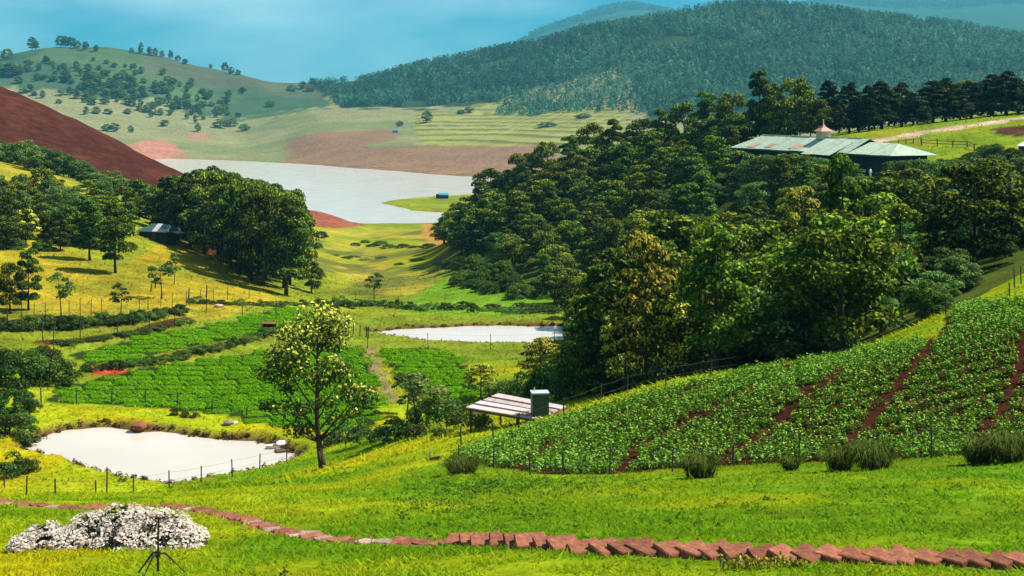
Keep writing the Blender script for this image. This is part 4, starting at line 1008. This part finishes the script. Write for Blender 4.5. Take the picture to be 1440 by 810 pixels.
# ------------------------------------------------------------------ fences
def fence(name, pts, label, y0, y1, h=1.4, r=.05, wires=2, mat='post'):
    P = []
    for t in pts:
        px, py = t[0], t[1]; hh = t[2] if len(t) > 2 else h
        P.append((GP(px, py, y0, y1), hh))
    o0 = P[0][0].copy(); root = link(name, None, None, o0); tag(root, label, "fence")
    q = random.Random(len(label))
    for p, hh in P:
        b = p - o0; tp = b + Vector((q.uniform(-.06, .06), q.uniform(-.06, .06), hh))
        MB().tube([b - Vector((0, 0, .3)), tp], [r * 1.1, r * .9], 6).build('post', M[mat], root)
    for k in range(wires):
        m = MB(); f = .45 + .45 * k / max(1, wires - 1)
        for (a, ha), (b, hb) in zip(P[:-1], P[1:]):
            pa = a - o0 + Vector((0, 0, ha * f)); pb = b - o0 + Vector((0, 0, hb * f)); m.tube([pa, pa.lerp(pb, .5) - Vector((0, 0, .04)), pb], .007, 3)
        m.build('wire', M['wire'], root)
fence('wire_fence', [(-30, 690), (6, 687), (37, 699), (78, 706, 1.1), (135, 697, 1.0), (150, 697, 1.7), (188, 695, 1.3), (238, 686, 1.25), (283, 678, 1.2), (327, 670, 1.3), (365, 660, 1.2), (403, 651, 1.2)], "post and wire fence along the near bank of the left pond", 78, 113, 1.3)
fence('wire_fence', [(58, 567), (108, 568), (157, 567), (204, 569), (249, 573), (298, 580, 1.2), (347, 591, 1.2), (398, 600)], "post fence between the left pond and the lower crop field", 110, 150, 1.4, .06)
fence('wire_fence', [(10, 452), (30, 450), (48, 449), (64, 447), (97, 446), (113, 444), (128, 443), (143, 440), (196, 438), (208, 436), (226, 434), (242, 433), (262, 430), (282, 428), (300, 425), (320, 422), (350, 420)], "thin wire fence along the foot of the yellow slope", 150, 260, 2.0, .045)
fence('wire_fence', [(11, 466), (60, 478, 2.2), (75, 500, 3.2), (113, 482, 2.4), (165, 470, 2.4), (210, 468, 2.4), (246, 458, 2.2), (290, 440, 2.6), (341, 445, 2), (388, 450, 3)], "tall posts along the terraces above the left crop field", 130, 230, 2.2, .05, 1)
fence('wire_fence', [(649, 630), (694, 622, .9), (729, 609), (793, 586), (845, 566), (882, 553), (936, 541), (1000, 528, .9), (1096, 512, 1.1), (1198, 500), (1296, 452, .9), (1330, 444, .9)], "post fence along the top edge of the sloping crop field", 62, 100, 1.0, .045)
fence('wire_fence', [(645, 655), (694, 658), (746, 668), (792, 668), (857, 667, 1.1), (945, 664), (1030, 656), (1124, 652, 1.2), (1215, 648), (1310, 645, 1.2), (1397, 640), (1470, 634)], "post fence along the bottom edge of the sloping crop field", 44, 66, .9, .035)
fence('wire_fence', [(517, 490, 2.2), (602, 493, 2.2), (690, 492, 2.0), (780, 490, 2)], "wire fence along the near side of the narrow pond", 150, 195, 2.0, .045)
fence('mesh_fence', [(489, 455), (488, 460), (491, 466), (497, 470), (506, 473), (515, 475), (518, 476)], "dark green curved fence at the left end of the narrow pond", 165, 215, 1.6, .07, 3, 'tank')
fence('wire_fence', [(443, 420, 2), (500, 424), (560, 428), (612, 398), (640, 385)], "thin wire fence across the valley behind the hedge", 200, 320, 1.6, .05)
fence('wire_fence', [(1420, 420, .9), (1427, 405, 1.3), (1436, 400, 1.2)], "short stakes beside the red earth at the right edge", 76, 100, 1.1, .04, 1)
def log():
    a = GP(604, 648, 58, 80); root = link('fallen_log', None, None, a); tag(root, "dark fallen log with a pale stake at the tip of the crop field", "log")
    b = GP(620, 646, 58, 80) - a; MB().tube([(0, 0, .08), b + Vector((0, 0, .1))], [.07, .09], 7).build('log', M['brownwood'], root); MB().tube([(0, 0, -.1), (.03, 0, .5)], .035, 6).build('stake', M['palepost'], root)
log()
for i, (px, py, h) in enumerate([(212, 410, 1.2), (265, 420, 1.6), (290, 418, 1.8), (218, 405, 1.0)]):
    o = MB().tube([(0, 0, -.2), (.1, 0, h)], [.12, .08], 7).build('tree_stump', M['bark'], None, loc=GP(px, py, 170, 280)); tag(o, "dark stump standing on the yellow slope", "stump", "stumps on the yellow slope")
# ------------------------------------------------------------------ crops
def leaf_clumps(P, r, h, per, size, base, rng, tip=(.2, .26, .07), tipk=.25):
    n = len(P); d = rdir(n * per, rng); d[:, 2] = abs(d[:, 2])
    rad = rng.uniform(.5, 1.05, (n * per, 1))
    sc = np.repeat(rng.uniform(.7, 1.25, n), per)[:, None]
    Q = np.repeat(P, per, 0) + d * rad * np.array([r, r, h]) * sc
    c = np.array(base)[None] * rng.uniform(.6, 1.4, (n * per, 1)) * np.repeat(rng.uniform(.75, 1.25, n), per)[:, None]
    k = (rng.uniform(0, 1, n * per) < tipk * d[:, 2])[:, None]; c = np.where(k, np.array(tip)[None] * rng.uniform(.7, 1.2, (n * per, 1)), c)  # upward leaves recoloured: painted sun highlights on crops, russet tips on pond grass
    return leaves(Q, d * .6 + np.array([0, 0, .7]), size, c, .45, rng=rng, elong=1.3)
FURROWS = [[(640, 640), (700, 611)], [(722, 664), (773, 630), (806, 612), (880, 584), (960, 558), (1050, 520), (1080, 500)], [(850, 672), (890, 637), (927, 617), (965, 596), (1027, 564), (1100, 530), (1150, 500)], [(1010, 660), (1030, 640), (1100, 590), (1160, 543), (1205, 505), (1240, 480)], [(1160, 660), (1173, 640), (1220, 600), (1262, 547), (1300, 500), (1332, 452)], [(1370, 650), (1383, 607), (1410, 583), (1428, 540), (1445, 490), (1465, 420)], [(1640, 640), (1700, 400)]]
def right_field():
    rng = np.random.default_rng(3)
    root = link('crop_field', None, None, G(1050, 68)); tag(root, "large sloping field of leafy green crop with red soil furrows", "crop field")
    FU = []
    for f in FURROWS:
        Pw = []
        for px, py in f:
            g = GP(px, py, 46, 120); Pw.append((g.x, g.y))
        FU.append(Pw)
    # rows follow the contour; plants every 0.4 m along rows 0.62 m apart
    X, Y = np.meshgrid(np.arange(-8, 62, .30), np.concatenate([[r - .15, r + .17] for r in np.arange(46, 112, 1.15)]))
    X = X + rng.normal(0, .07, X.shape); Y = Y + np.sin(X / 2.7) * .22 + np.sin(X / .9 + Y) * .08 + rng.normal(0, .06, Y.shape) + X * .06
    X, Y = X.ravel(), Y.ravel(); Z = ground(X, Y); px = 720 + X / Y * F; py = HZ + (ZC - Z) / Y * F
    ok = inpoly(px, py, FIELD_R) & (px < 1690)
    gap = np.full(len(X), 9.0)
    for Pw in FU[1:6]: gap = np.minimum(gap, polydist(X, Y, Pw, False))
    ok &= gap > .20 + rng.uniform(0, .12, len(X)) + .25 * (fbm(X / 3, Y / 3, 91) - .45)
    ok &= fbm(X / 1.7, Y / 1.7, 93, 2) > .17
    X, Y, Z, px, py = X[ok], Y[ok], Z[ok], px[ok], py[ok]
    # which bed: count furrows lying to the left at that row
    bed = np.zeros(len(X), int)
    for Pw in FU[1:6]:
        a = np.array(Pw); xs = np.interp(Y, a[np.argsort(a[:, 1]), 1], a[np.argsort(a[:, 1]), 0]); bed += X > xs
    for b in range(6):
        s = bed == b
        if s.sum() < 5: continue
        P = np.stack([X[s], Y[s], Z[s] + .02], -1) - np.array(root.location)
        V_, F_, c_ = leaf_clumps(P, .24, .46, 36, .082, (.05, .135, .008), rng, (.25, .42, .055), .5)
        o = link('crop_bed', mk_mesh('crop_bed', V_, F_, M['crop'], c_), root); o['kind'] = 'stuff'
right_field()

def mound_mesh(seed, L, W, H):
    rng = np.random.default_rng(seed); n = 900
    u = rng.uniform(-1, 1, n); v = rng.uniform(-1, 1, n)
    z = H * np.clip(1 - u ** 8, 0, 1) ** .5 * np.clip(1 - v ** 6, 0, 1) ** .5
    P = np.stack([u * L / 2, v * W / 2, z + rng.uniform(-.03, .04, n)], -1)
    N_ = np.stack([u ** 3 * .7, v ** 3 * .9, np.ones(n)], -1)
    c = np.array((.095, .25, .004))[None] * rng.uniform(.6, 1.4, (n, 1)); c[:, 0] *= rng.uniform(.7, 1.5, n)
    return mk_mesh('crop_mound', *leaves(P, N_, .115, c, .35, rng=rng)[:2], M['crop'], np.repeat(c, 4, 0))
MOUND = [mound_mesh(s, 2.3, 1.15, .20) for s in (1, 2, 3, 4)]
def mound_field(name, poly, y0, y1, L, W, label, ang, lim=300, sx=1.0):
    xs = []; ys = []
    for px, py in poly:
        g = GP(px, py, y0, y1); xs.append(g.x); ys.append(g.y)
    c = Vector((sum(xs) / len(xs), sum(ys) / len(ys), 0)); c.z = float(ground(c.x, c.y))
    root = link(name, None, None, c); tag(root, label, "crop field")
    ca, sa = math.cos(ang), math.sin(ang); n = 0; q = random.Random(len(label))
    for j in range(-40, 41):
        for i in range(-40, 41):
            u, v = i * L + q.uniform(-.05, .05) + (j * .37 % 1.0) * L * .5, j * W + q.uniform(-.05, .05)
            X, Y = c.x + u * ca - v * sa, c.y + u * sa + v * ca
            if Y < y0 or Y > y1: continue
            Z = float(ground(X, Y)); px = 720 + X / Y * F; py = HZ + (ZC - Z) / Y * F
            if not inpoly(np.array([px]), np.array([py]), poly)[0] or n >= lim: continue
            d = .6
            sxl = (float(ground(X + d * ca, Y + d * sa)) - float(ground(X - d * ca, Y - d * sa))) / (2 * d)
            syl = (float(ground(X - d * sa, Y + d * ca)) - float(ground(X + d * sa, Y - d * ca))) / (2 * d)
            o = link('crop_mound', q.choice(MOUND), root, (X - c.x, Y - c.y, Z - c.z - .02), (math.atan(syl), -math.atan(sxl), ang + q.uniform(-.05, .05)), ((L - .06) / 2.3 * q.uniform(.96, 1.02), (W - .75) / 1.15 * q.uniform(.95, 1.05), q.uniform(.8, 1.25)))
            n += 1
mound_field('vegetable_field', FIELD_L, 116, 186, 2.5, 2.5, "lower green vegetable field of small leafy blocks behind the left pond", .34)
mound_field('terrace_field', FIELD_T, 130, 214, 3.4, 2.3, "narrow upper terrace of green crop rows on the left", .55)
mound_field('small_plot', FIELD_B, 110, 186, 2.3, 2.5, "small green plot of crop blocks below the narrow pond", -.08)

# ------------------------------------------------------------------ grass on the lawns
def lawn_grass(name, n, y0, y1, size, label, pxr=(-320, 1800), keep=None):
    rng = np.random.default_rng(n)
    u = rng.uniform(0, 1, n); Y = np.exp(np.log(y0) + (np.log(y1) - np.log(y0)) * u); px = rng.uniform(*pxr, n)
    X = (px - 720) / F * Y; Z = ground(X, Y); py = HZ + (ZC - Z) / Y * F
    clump = fbm(X / .9, Y / .9, 95, 3); ok = clump + rng.uniform(-.25, .25, n) > .5
    for P in (FIELD_R, FIELD_L, FIELD_T, FIELD_B): ok &= ~inpoly(px, py, P)
    ok &= ~inpoly(X, Y, POND) & ~inpoly(X, Y, POND2)
    ok &= polydist(X, Y, PATHP, False) > .3
    if keep is not None: ok &= keep(px, py, Y)
    X, Y, Z = X[ok], Y[ok], Z[ok]; n = len(X); s = size(Y) * rng.uniform(.5, 1.4, n)
    base = gcol(X, Y) * rng.uniform(.9, 1.9, (n, 1)); base[:, 0] *= rng.uniform(.75, 1.15, n)
    a = rng.uniform(0, 6.28, n); w = s * rng.uniform(.16, .34, n); lx, ly = rng.normal(0, .9, n) * s, rng.normal(0, .9, n) * s
    V_ = np.stack([np.stack([X - np.cos(a) * w, Y - np.sin(a) * w, Z - .02], -1), np.stack([X + np.cos(a) * w, Y + np.sin(a) * w, Z - .02], -1), np.stack([X + lx, Y + ly, Z + s * rng.uniform(.25, .8, n)], -1)], 1).reshape(-1, 3)
    o = link(name, mk_mesh(name, V_, np.arange(3 * n).reshape(n, 3), M['grass'], np.repeat(np.clip(base, 0, 1), 3, 0)))
    tag(o, label, "grass", kind="stuff")
lawn_grass('lawn_grass', 440000, 17, 66, lambda Y: .07 + .0011 * Y, "short bright grass of the foreground lawn")
lawn_grass('meadow_grass', 240000, 66, 330, lambda Y: .13 + .0013 * Y, "rough grass of the valley and left slopes", (-320, 1700), lambda px, py, Y: (px < 900) | (Y < 92) | (Y > 255))
# weeds on the shaded bank, and rushes on the pond edge
def weeds():
    rng = np.random.default_rng(8); n = 420
    px = np.concatenate([rng.normal(690, 45, 150), rng.normal(640, 60, 110), rng.normal(850, 50, 60), rng.uniform(500, 1440, 100)]); py = np.concatenate([rng.normal(683, 8, 150), rng.normal(712, 16, 110), rng.normal(684, 6, 60), rng.uniform(672, 748, 100)])
    P = []
    for a, b in zip(px, py):
        g = GP(a, b, 28, 62); P.append((g.x, g.y, g.z))
    V_, F_, c_ = leaf_clumps(np.array(P), .20, .13, 14, .07, (.075, .15, .010), rng, (.2, .26, .03), .15)
    o = link('lawn_weeds', mk_mesh('lawn_weeds', V_, F_, M['crop'], c_)); tag(o, "scattered broad-leaved weeds on the grass below the crop field", "weeds", kind="stuff")
    P = []
    for (x, y) in POND + POND2:
        for k in range(5):
            if rng.uniform() < .55: continue
            X, Y = x + rng.normal(0, .25), y + abs(rng.normal(.1, .4)) * (1 if y > 113 else -1); P.append((X, Y, float(ground(X, Y))))
    V_, F_, c_ = leaf_clumps(np.array(P), .3, .35, 22, .15, (.06, .055, .014), rng, (.22, .09, .03), .4)
    o = link('pond_edge_grass', mk_mesh('pond_edge_grass', V_, F_, M['crop'], c_)); tag(o, "dark russet rank grass along the pond banks", "grass", kind="stuff")
weeds()

def tussock(px, py, w, h, label, n=420, c=(.06, .085, .014)):
    rng = np.random.default_rng(int(px)); p = GP(px, py, 40, 66)
    root = link('grass_tussock', None, None, p); tag(root, label, "tussock")
    a = rng.uniform(0, 6.28, n); r0 = rng.uniform(0, .4, n) * w; L = rng.uniform(.6, 1.1, n) * h; out = rng.uniform(.2, .55, n) * w
    d = np.stack([np.cos(a), np.sin(a) * .7, np.zeros(n)], -1); q = np.stack([-np.sin(a), np.cos(a), np.zeros(n)], -1); wd = .014
    b = d * r0[:, None]; m = b + d * (out * .4)[:, None] + np.array([0, 0, 1]) * L[:, None]; t = b + d * out[:, None] + np.array([0, 0, 1]) * (L * rng.uniform(.35, .8, n))[:, None]
    V_ = np.stack([b - q * wd, b + q * wd, m + q * wd, m - q * wd, t], 1).reshape(-1, 3)
    i = np.arange(n)[:, None] * 5; Fa = np.concatenate([i + np.array([[0, 1, 2]]), i + np.array([[0, 2, 3]]), i + np.array([[3, 2, 4]])])
    cc = np.repeat(np.array(c)[None] * rng.uniform(.5, 1.7, (n, 1)), 5, 0)
    link('blades', mk_mesh('blades', V_, Fa, M['grass'], cc), root)
    dead = np.repeat(np.array((.16, .12, .05))[None] * rng.uniform(.4, 1.2, (n, 1)), 5, 0)[:250]
    V2 = V_[:250] * np.array([.95, .95, .55]); i = np.arange(50)[:, None] * 5; Fb = np.concatenate([i + np.array([[0, 1, 2]]), i + np.array([[0, 2, 3]]), i + np.array([[3, 2, 4]])])
    link('dead_blades', mk_mesh('dead_blades', V2, Fb, M['grass'], dead), root)
tussock(985, 672, 1.3, .8, "dark arching grass tussock left of the middle field edge")
tussock(1182, 662, 1.2, .8, "dark tussock at the field edge, left one of the joined pair")
tussock(1228, 660, 1.7, .95, "wide dark tussock at the field edge, right one of the joined pair")
tussock(1378, 652, 1.3, .9, "dark tussock at the field edge near the right frame")
tussock(1420, 650, 1.6, 1.0, "large dark tussock at the right frame edge below the crop field")
tussock(1112, 662, .7, .5, "small dark tussock between the single and the paired ones")
tussock(650, 666, 1.4, .6, "dark tussock at the left tip of the crop field", 500)

# white-flowered bush on the lawn
def white_bush():
    rng = np.random.default_rng(5); Yb = 30.5; p = GP(150, 770, 24, 40)
    root = link('flowering_bush', None, None, p); tag(root, "low spreading bush smothered in white blossom on the lawn", "bush")
    s = p.y / F
    lobes = [(-122, -2, 26, 17), (-85, 2, 36, 22), (-55, 2, 36, 22), (-15, 10, 42, 33), (20, 12, 44, 40), (-40, 20, 36, 34), (5, 26, 46, 42), (45, 20, 46, 42), (60, -6, 46, 36), (95, -4, 46, 34), (30, -12, 40, 30), (118, 2, 28, 26), (75, 14, 44, 38), (-100, 8, 34, 26)]
    Pl, Nl, Pf, Nf = [], [], [], []
    for x, yo, r, h in lobes:
        n = 620; d = rdir(n, rng); d[:, 2] = abs(d[:, 2]); c = np.array([(x * .94 + 4) * s, yo * s * 2.0, .02])
        a = np.array([r * s * .95, r * s * 1.2, h * s * 1.02]); Pl.append(c + d * a * rng.uniform(.6, .98, (n, 1))); Nl.append(d)
        n = 1500; d = rdir(n, rng); d[:, 2] = abs(d[:, 2]) ** .7; nb = fbm(d[:, 0] * 3 + x, d[:, 1] * 3 + d[:, 2] * 4, 7, 2); d = d[(nb > .47) & (d[:, 2] > .12)]; Pf.append(c + d * a * rng.uniform(.94, 1.1, (len(d), 1))); Nf.append(d)
    P = np.concatenate(Pl); n = len(P); c = np.array((.045, .05, .018))[None] * rng.uniform(.4, 1.5, (n, 1)); V_, F_, c_ = leaves(P, np.concatenate(Nl), .06, c, .7, rng=rng)
    link('foliage', mk_mesh('foliage', V_, F_, M['leaf'], c_), root)
    P = np.concatenate(Pf); n = len(P); c = np.array((.74, .67, .58))[None] * rng.uniform(.55, 1.12, (n, 1)); c[:, 1:] *= rng.uniform(.85, 1.05, (n, 1))
    V_, F_, c_ = leaves(P, np.concatenate(Nf) + np.array([0, 0, .9]), .042, np.clip(c, 0, .8), .6, rng=rng, elong=1.8)
    o = link('blossom', mk_mesh('blossom', V_, F_, M['petal'], c_), root); o['kind'] = 'stuff'
white_bush()

# tripod sprinkler in front of the bush
def tripod():
    p = G(222, 24.2); root = link('sprinkler_tripod', None, None, p); tag(root, "thin black tripod stand in front of the white-flowered bush", "tripod")
    MB().tube([(0, 0, .12), (.01, 0, 1.02)], [.022, .016], 7).build('pole', M['black'], root)
    MB().tube([(0, 0, .36), (0, 0, .46)], .045, 8).build('hub', M['black'], root)
    for a in (.25, 2.5, 4.3):
        MB().tube([(0, 0, .42), (.12 * math.cos(a), .12 * math.sin(a), .42), (.52 * math.cos(a), .52 * math.sin(a), -.01)], [.02, .02, .014], 6).build('leg', M['black'], root)
    MB().tube([(.05, 0, 1.02), (-.05, 0, 1.03)], .03, 6).build('nozzle', M['black'], root)
tripod()

# ------------------------------------------------------------------ stepping-stone path
def stone_mesh(seed, mat):
    import bmesh
    q = random.Random(seed); bm = bmesh.new(); bmesh.ops.create_cube(bm, size=1)
    for v in bm.verts: v.co = Vector((v.co.x * .47 + q.uniform(-.05, .05), v.co.y * .54 + q.uniform(-.05, .05), v.co.z * .17 + (q.uniform(-.015, .02))))
    bmesh.ops.bevel(bm, geom=bm.edges[:], offset=.018, segments=1, affect='EDGES')
    me = bpy.data.meshes.new('stone'); bm.to_mesh(me); bm.free(); me.materials.append(mat); return me
STONES = [stone_mesh(i, M['stone']) for i in range(6)]; PALE = [stone_mesh(i + 9, M['palestone']) for i in range(3)]
def path():
    W = [GP(px, py, 18, 60) for px, py in PATHPTS]
    root = link('path', None, None, W[12]); tag(root, "stepping path of red stone slabs curving across the lawn", "path", kind="structure")
    S = [0]
    for a, b in zip(W[:-1], W[1:]): S.append(S[-1] + (Vector((b.x - a.x, b.y - a.y))).length)
    s = .2; q = random.Random(6)
    while s < S[-1]:
        x = np.interp(s, S, [w.x for w in W]); y = np.interp(s, S, [w.y for w in W]); px = 720 + x / y * F
        x2 = np.interp(s + .2, S, [w.x for w in W]); y2 = np.interp(s + .2, S, [w.y for w in W]); hd = math.atan2(y2 - y, x2 - x)
        stepped = px > 640
        pale = q.random() < (.0 if px > 800 else (.22 if 380 < px <= 600 else (.0 if px > 600 else .12)))
        me = q.choice(PALE if pale else STONES)
        z = float(ground(x, y))
        if stepped:
            o = link('stone', me, root, Vector((x + q.uniform(-.03, .03), y + q.uniform(-.05, .05), z + .07)) - W[12], (R(4) + q.uniform(-.05, .05), R(9) + q.uniform(-.05, .05), hd - R(38) + q.uniform(-.1, .1)), (q.uniform(.88, 1.12), q.uniform(.9, 1.12), 1.15)); s += .41 * q.uniform(.9, 1.12)
        else:
            o = link('stone', me, root, Vector((x + q.uniform(-.06, .06), y + q.uniform(-.1, .1), z - .02)) - W[12], (q.uniform(-.05, .05), q.uniform(-.05, .05), hd + q.uniform(-.5, .5)), (q.uniform(.7, 1.1), q.uniform(.6, .95), .6)); s += .38 * q.uniform(.85, 1.2)
path()
def foreground_plants():
    rng = np.random.default_rng(15)
    for i, (px, y, n, w, lab) in enumerate([(1070, 23.6, 60, .7, "clump of short yellow-leaved plants at the bottom edge below the path"), (400, 23.5, 5, .05, "tiny twig poking up from the lawn at the bottom edge")]):
        p = G(px, y); root = link('garden_plant', None, None, p); tag(root, lab, "plant")
        x = rng.uniform(-w, w, n); yy = rng.uniform(-.2, .2, n); h = rng.uniform(.06, .2, n); m = MB()
        for a, b, c in zip(x, yy, h): m.tube([(a, b, -.02), (a + rng.uniform(-.04, .04), b, c)], [.008, .005], 4)
        o = m.build('stem', M['brownwood'], root)
        if n > 10: o['kind'] = 'stuff'
        P = np.repeat(np.stack([x, yy, h * .8], -1), 6, 0) + rng.normal(0, .025, (n * 6, 3)); c = np.where(rng.uniform(0, 1, (n * 6, 1)) < .5, np.array((.38, .28, .03))[None], np.array((.08, .12, .02))[None]) * rng.uniform(.6, 1.2, (n * 6, 1))
        V_, F_, c_ = leaves(P, rdir(n * 6, rng), .045, c, .5, rng=rng); link('leaf_cluster', mk_mesh('leaf_cluster', V_, F_, M['leaf'], c_), root)['kind'] = 'stuff'
foreground_plants()

# ------------------------------------------------------------------ far country: wooded mountain and scattered trees
def far_forest():
    rng = np.random.default_rng(21); n = 52000
    px = rng.uniform(380, 1700, n); Y = rng.uniform(1950, 2960, n); X = (px - 720) / F * Y; Z = ground(X, Y); py = HZ + (ZC - Z) / Y * F
    lim = np.interp(px, [430, 480, 600, 700, 760, 830, 880, 920, 1440, 2300], [112, 150, 152, 142, 118, 104, 92, 180, 200, 200])
    nz = fbm(X / 70, Y / 70, 97, 3)
    ok = (py + nz * 14 < lim + 8) & (fbm(X / 55, Y / 55, 103, 3) > .36)
    sparse = (py >= lim) & (px > 700) & (py < 150 + nz * 20) & (rng.uniform(0, 1, n) < .22)
    ok = (ok & (rng.uniform(0, 1, n) < .55)) | (sparse & (px > 700))
    X, Y, Z, px = X[ok], Y[ok], Z[ok], px[ok]; n = len(X); per = 26
    h = rng.uniform(8, 16, n) * (.8 + .5 * fbm(X / 120, Y / 120, 99, 2)); w = h * rng.uniform(.28, .45, n)
    d = rdir(n * per, rng); t = rng.uniform(.05, 1, n * per)
    hh = np.repeat(h, per); ww = np.repeat(w, per); prof = np.sqrt(np.clip(1 - (t * 1.0) ** 2, .02, 1))
    P = np.stack([np.repeat(X, per) + d[:, 0] * ww * prof, np.repeat(Y, per) + d[:, 1] * ww * prof, np.repeat(Z, per) + t * hh], -1)
    tone = (rng.uniform(.35, 1.0, n) ** 1.5 * 2.3 * (.45 + 1.2 * fbm(X / 130, Y / 130, 101, 3)))[:, None] * np.where(rng.uniform(0, 1, (n, 1)) < .2, np.array([[1.5, 1.4, 1.5]]), np.array([[1, 1, 1]]))
    c = np.repeat(np.array((.028, .068, .036))[None] * tone, per, 0) * rng.uniform(.7, 1.3, (n * per, 1))
    V_, F_, c_ = leaves(P, d + np.array([0, 0, .4]), 2.1, c, .5, False, rng=rng)
    o = link('far_forest', mk_mesh('far_forest', V_, F_, M['leaf'], c_)); tag(o, "dense forest covering the far mountain", "forest", kind="stuff")
    # belt of dim trees on the faint ridge behind
    n = 2600; px = rng.uniform(640, 1600, n); Y = rng.uniform(10300, 11100, n); X = (px - 720) / F * Y; Z = ground(X, Y); per = 12
    d = rdir(n * per, rng); P = np.stack([np.repeat(X, per), np.repeat(Y, per), np.repeat(Z, per)], -1) + d * np.array([18, 18, 26]) + np.array([0, 0, 20])
    V_, F_, c_ = leaves(P, d, 14, np.repeat(np.array([[.03, .05, .03]]), n * per, 0), .5, False, rng=rng)
    o = link('ridge_forest', mk_mesh('ridge_forest', V_, F_, M['leaf'], c_)); tag(o, "faint wooded ridge in the haze behind the mountain", "forest", kind="stuff")
far_forest()
fr_ = random.Random(12)
def far_tree(px, py, h, w, lab, grp):
    g = GP(px, py, 1700, 2950, -1); plant(fr_.choice(['broad', 'round', 'tall']), g, h, lab, grp, w=w, rng=fr_, name='distant_tree')
for px, py, h, w in [(10, 84, 24, 26), (14, 108, 26, 34), (0, 106, 24, 30), (22, 106, 18, 26), (45, 70, 28, 26), (50, 68, 20, 20), (85, 66, 26, 22), (92, 64, 24, 24), (100, 66, 22, 22), (108, 68, 18, 18), (120, 70, 18, 16), (135, 72, 14, 14), (185, 74, 12, 10), (198, 76, 26, 12), (210, 78, 20, 14), (218, 79, 18, 16), (228, 80, 14, 14), (240, 82, 20, 12), (250, 86, 14, 14), (260, 90, 12, 14), (296, 96, 10, 10), (316, 100, 22, 16), (325, 104, 16, 16), (335, 106, 14, 14)]:
    far_tree(px, py, h, w, "dark tree on the skyline of the far left hill", "skyline trees of the far left hill")
for k in range(230):
    px = fr_.gauss(170, 85); py = np.interp(px, [0, 100, 340], [92, 100, 140]) + fr_.gauss(18, 16)
    if px < -20 or px > 345 or py < 78: continue
    far_tree(px, py, fr_.uniform(8, 17), fr_.uniform(9, 20), "scattered tree on the slope of the far left hill", "scattered trees of the far left hill")
for px, py, h, w in [(150, 184, 12, 16), (160, 185, 14, 18), (184, 186, 12, 10), (285, 152, 14, 22), (305, 165, 22, 18), (310, 180, 16, 26), (325, 178, 16, 26), (180, 160, 10, 18), (240, 150, 14, 18), (205, 158, 12, 20), (380, 150, 14, 22), (436, 128, 14, 22), (600, 172, 18, 22), (562, 178, 10, 12), (648, 160, 8, 14), (660, 158, 10, 16), (770, 178, 8, 30), (820, 166, 8, 30), (440, 118, 16, 26), (425, 125, 16, 22), (410, 128, 14, 24)]:
    far_tree(px, py, h, w, "isolated tree on the far fields beyond the lake", "trees on the far fields")

# ------------------------------------------------------------------ haze
hz = MB(); hx = 4200.0
zlo, zhi = float(ZM.min()) - 1.0, max(float(ZM.max()) + 30, ZC + 5)
hz.box((0, 7400, (zlo + zhi) / 2), (2 * 12500, 15600, zhi - zlo))
hm, ht, ho = new_mat('haze_air')
pv = ht.nodes.new("ShaderNodeVolumePrincipled")
pv.inputs['Color'].default_value = (.12, .53, .69, 1)
pv.inputs['Density'].default_value = .00007
pv.inputs['Anisotropy'].default_value = 0.0
ht.links.new(pv.outputs[0], ho.inputs['Volume'])
haze = hz.build('haze', hm); tag(haze, "thin blue haze filling the valley air", "haze", kind="stuff")
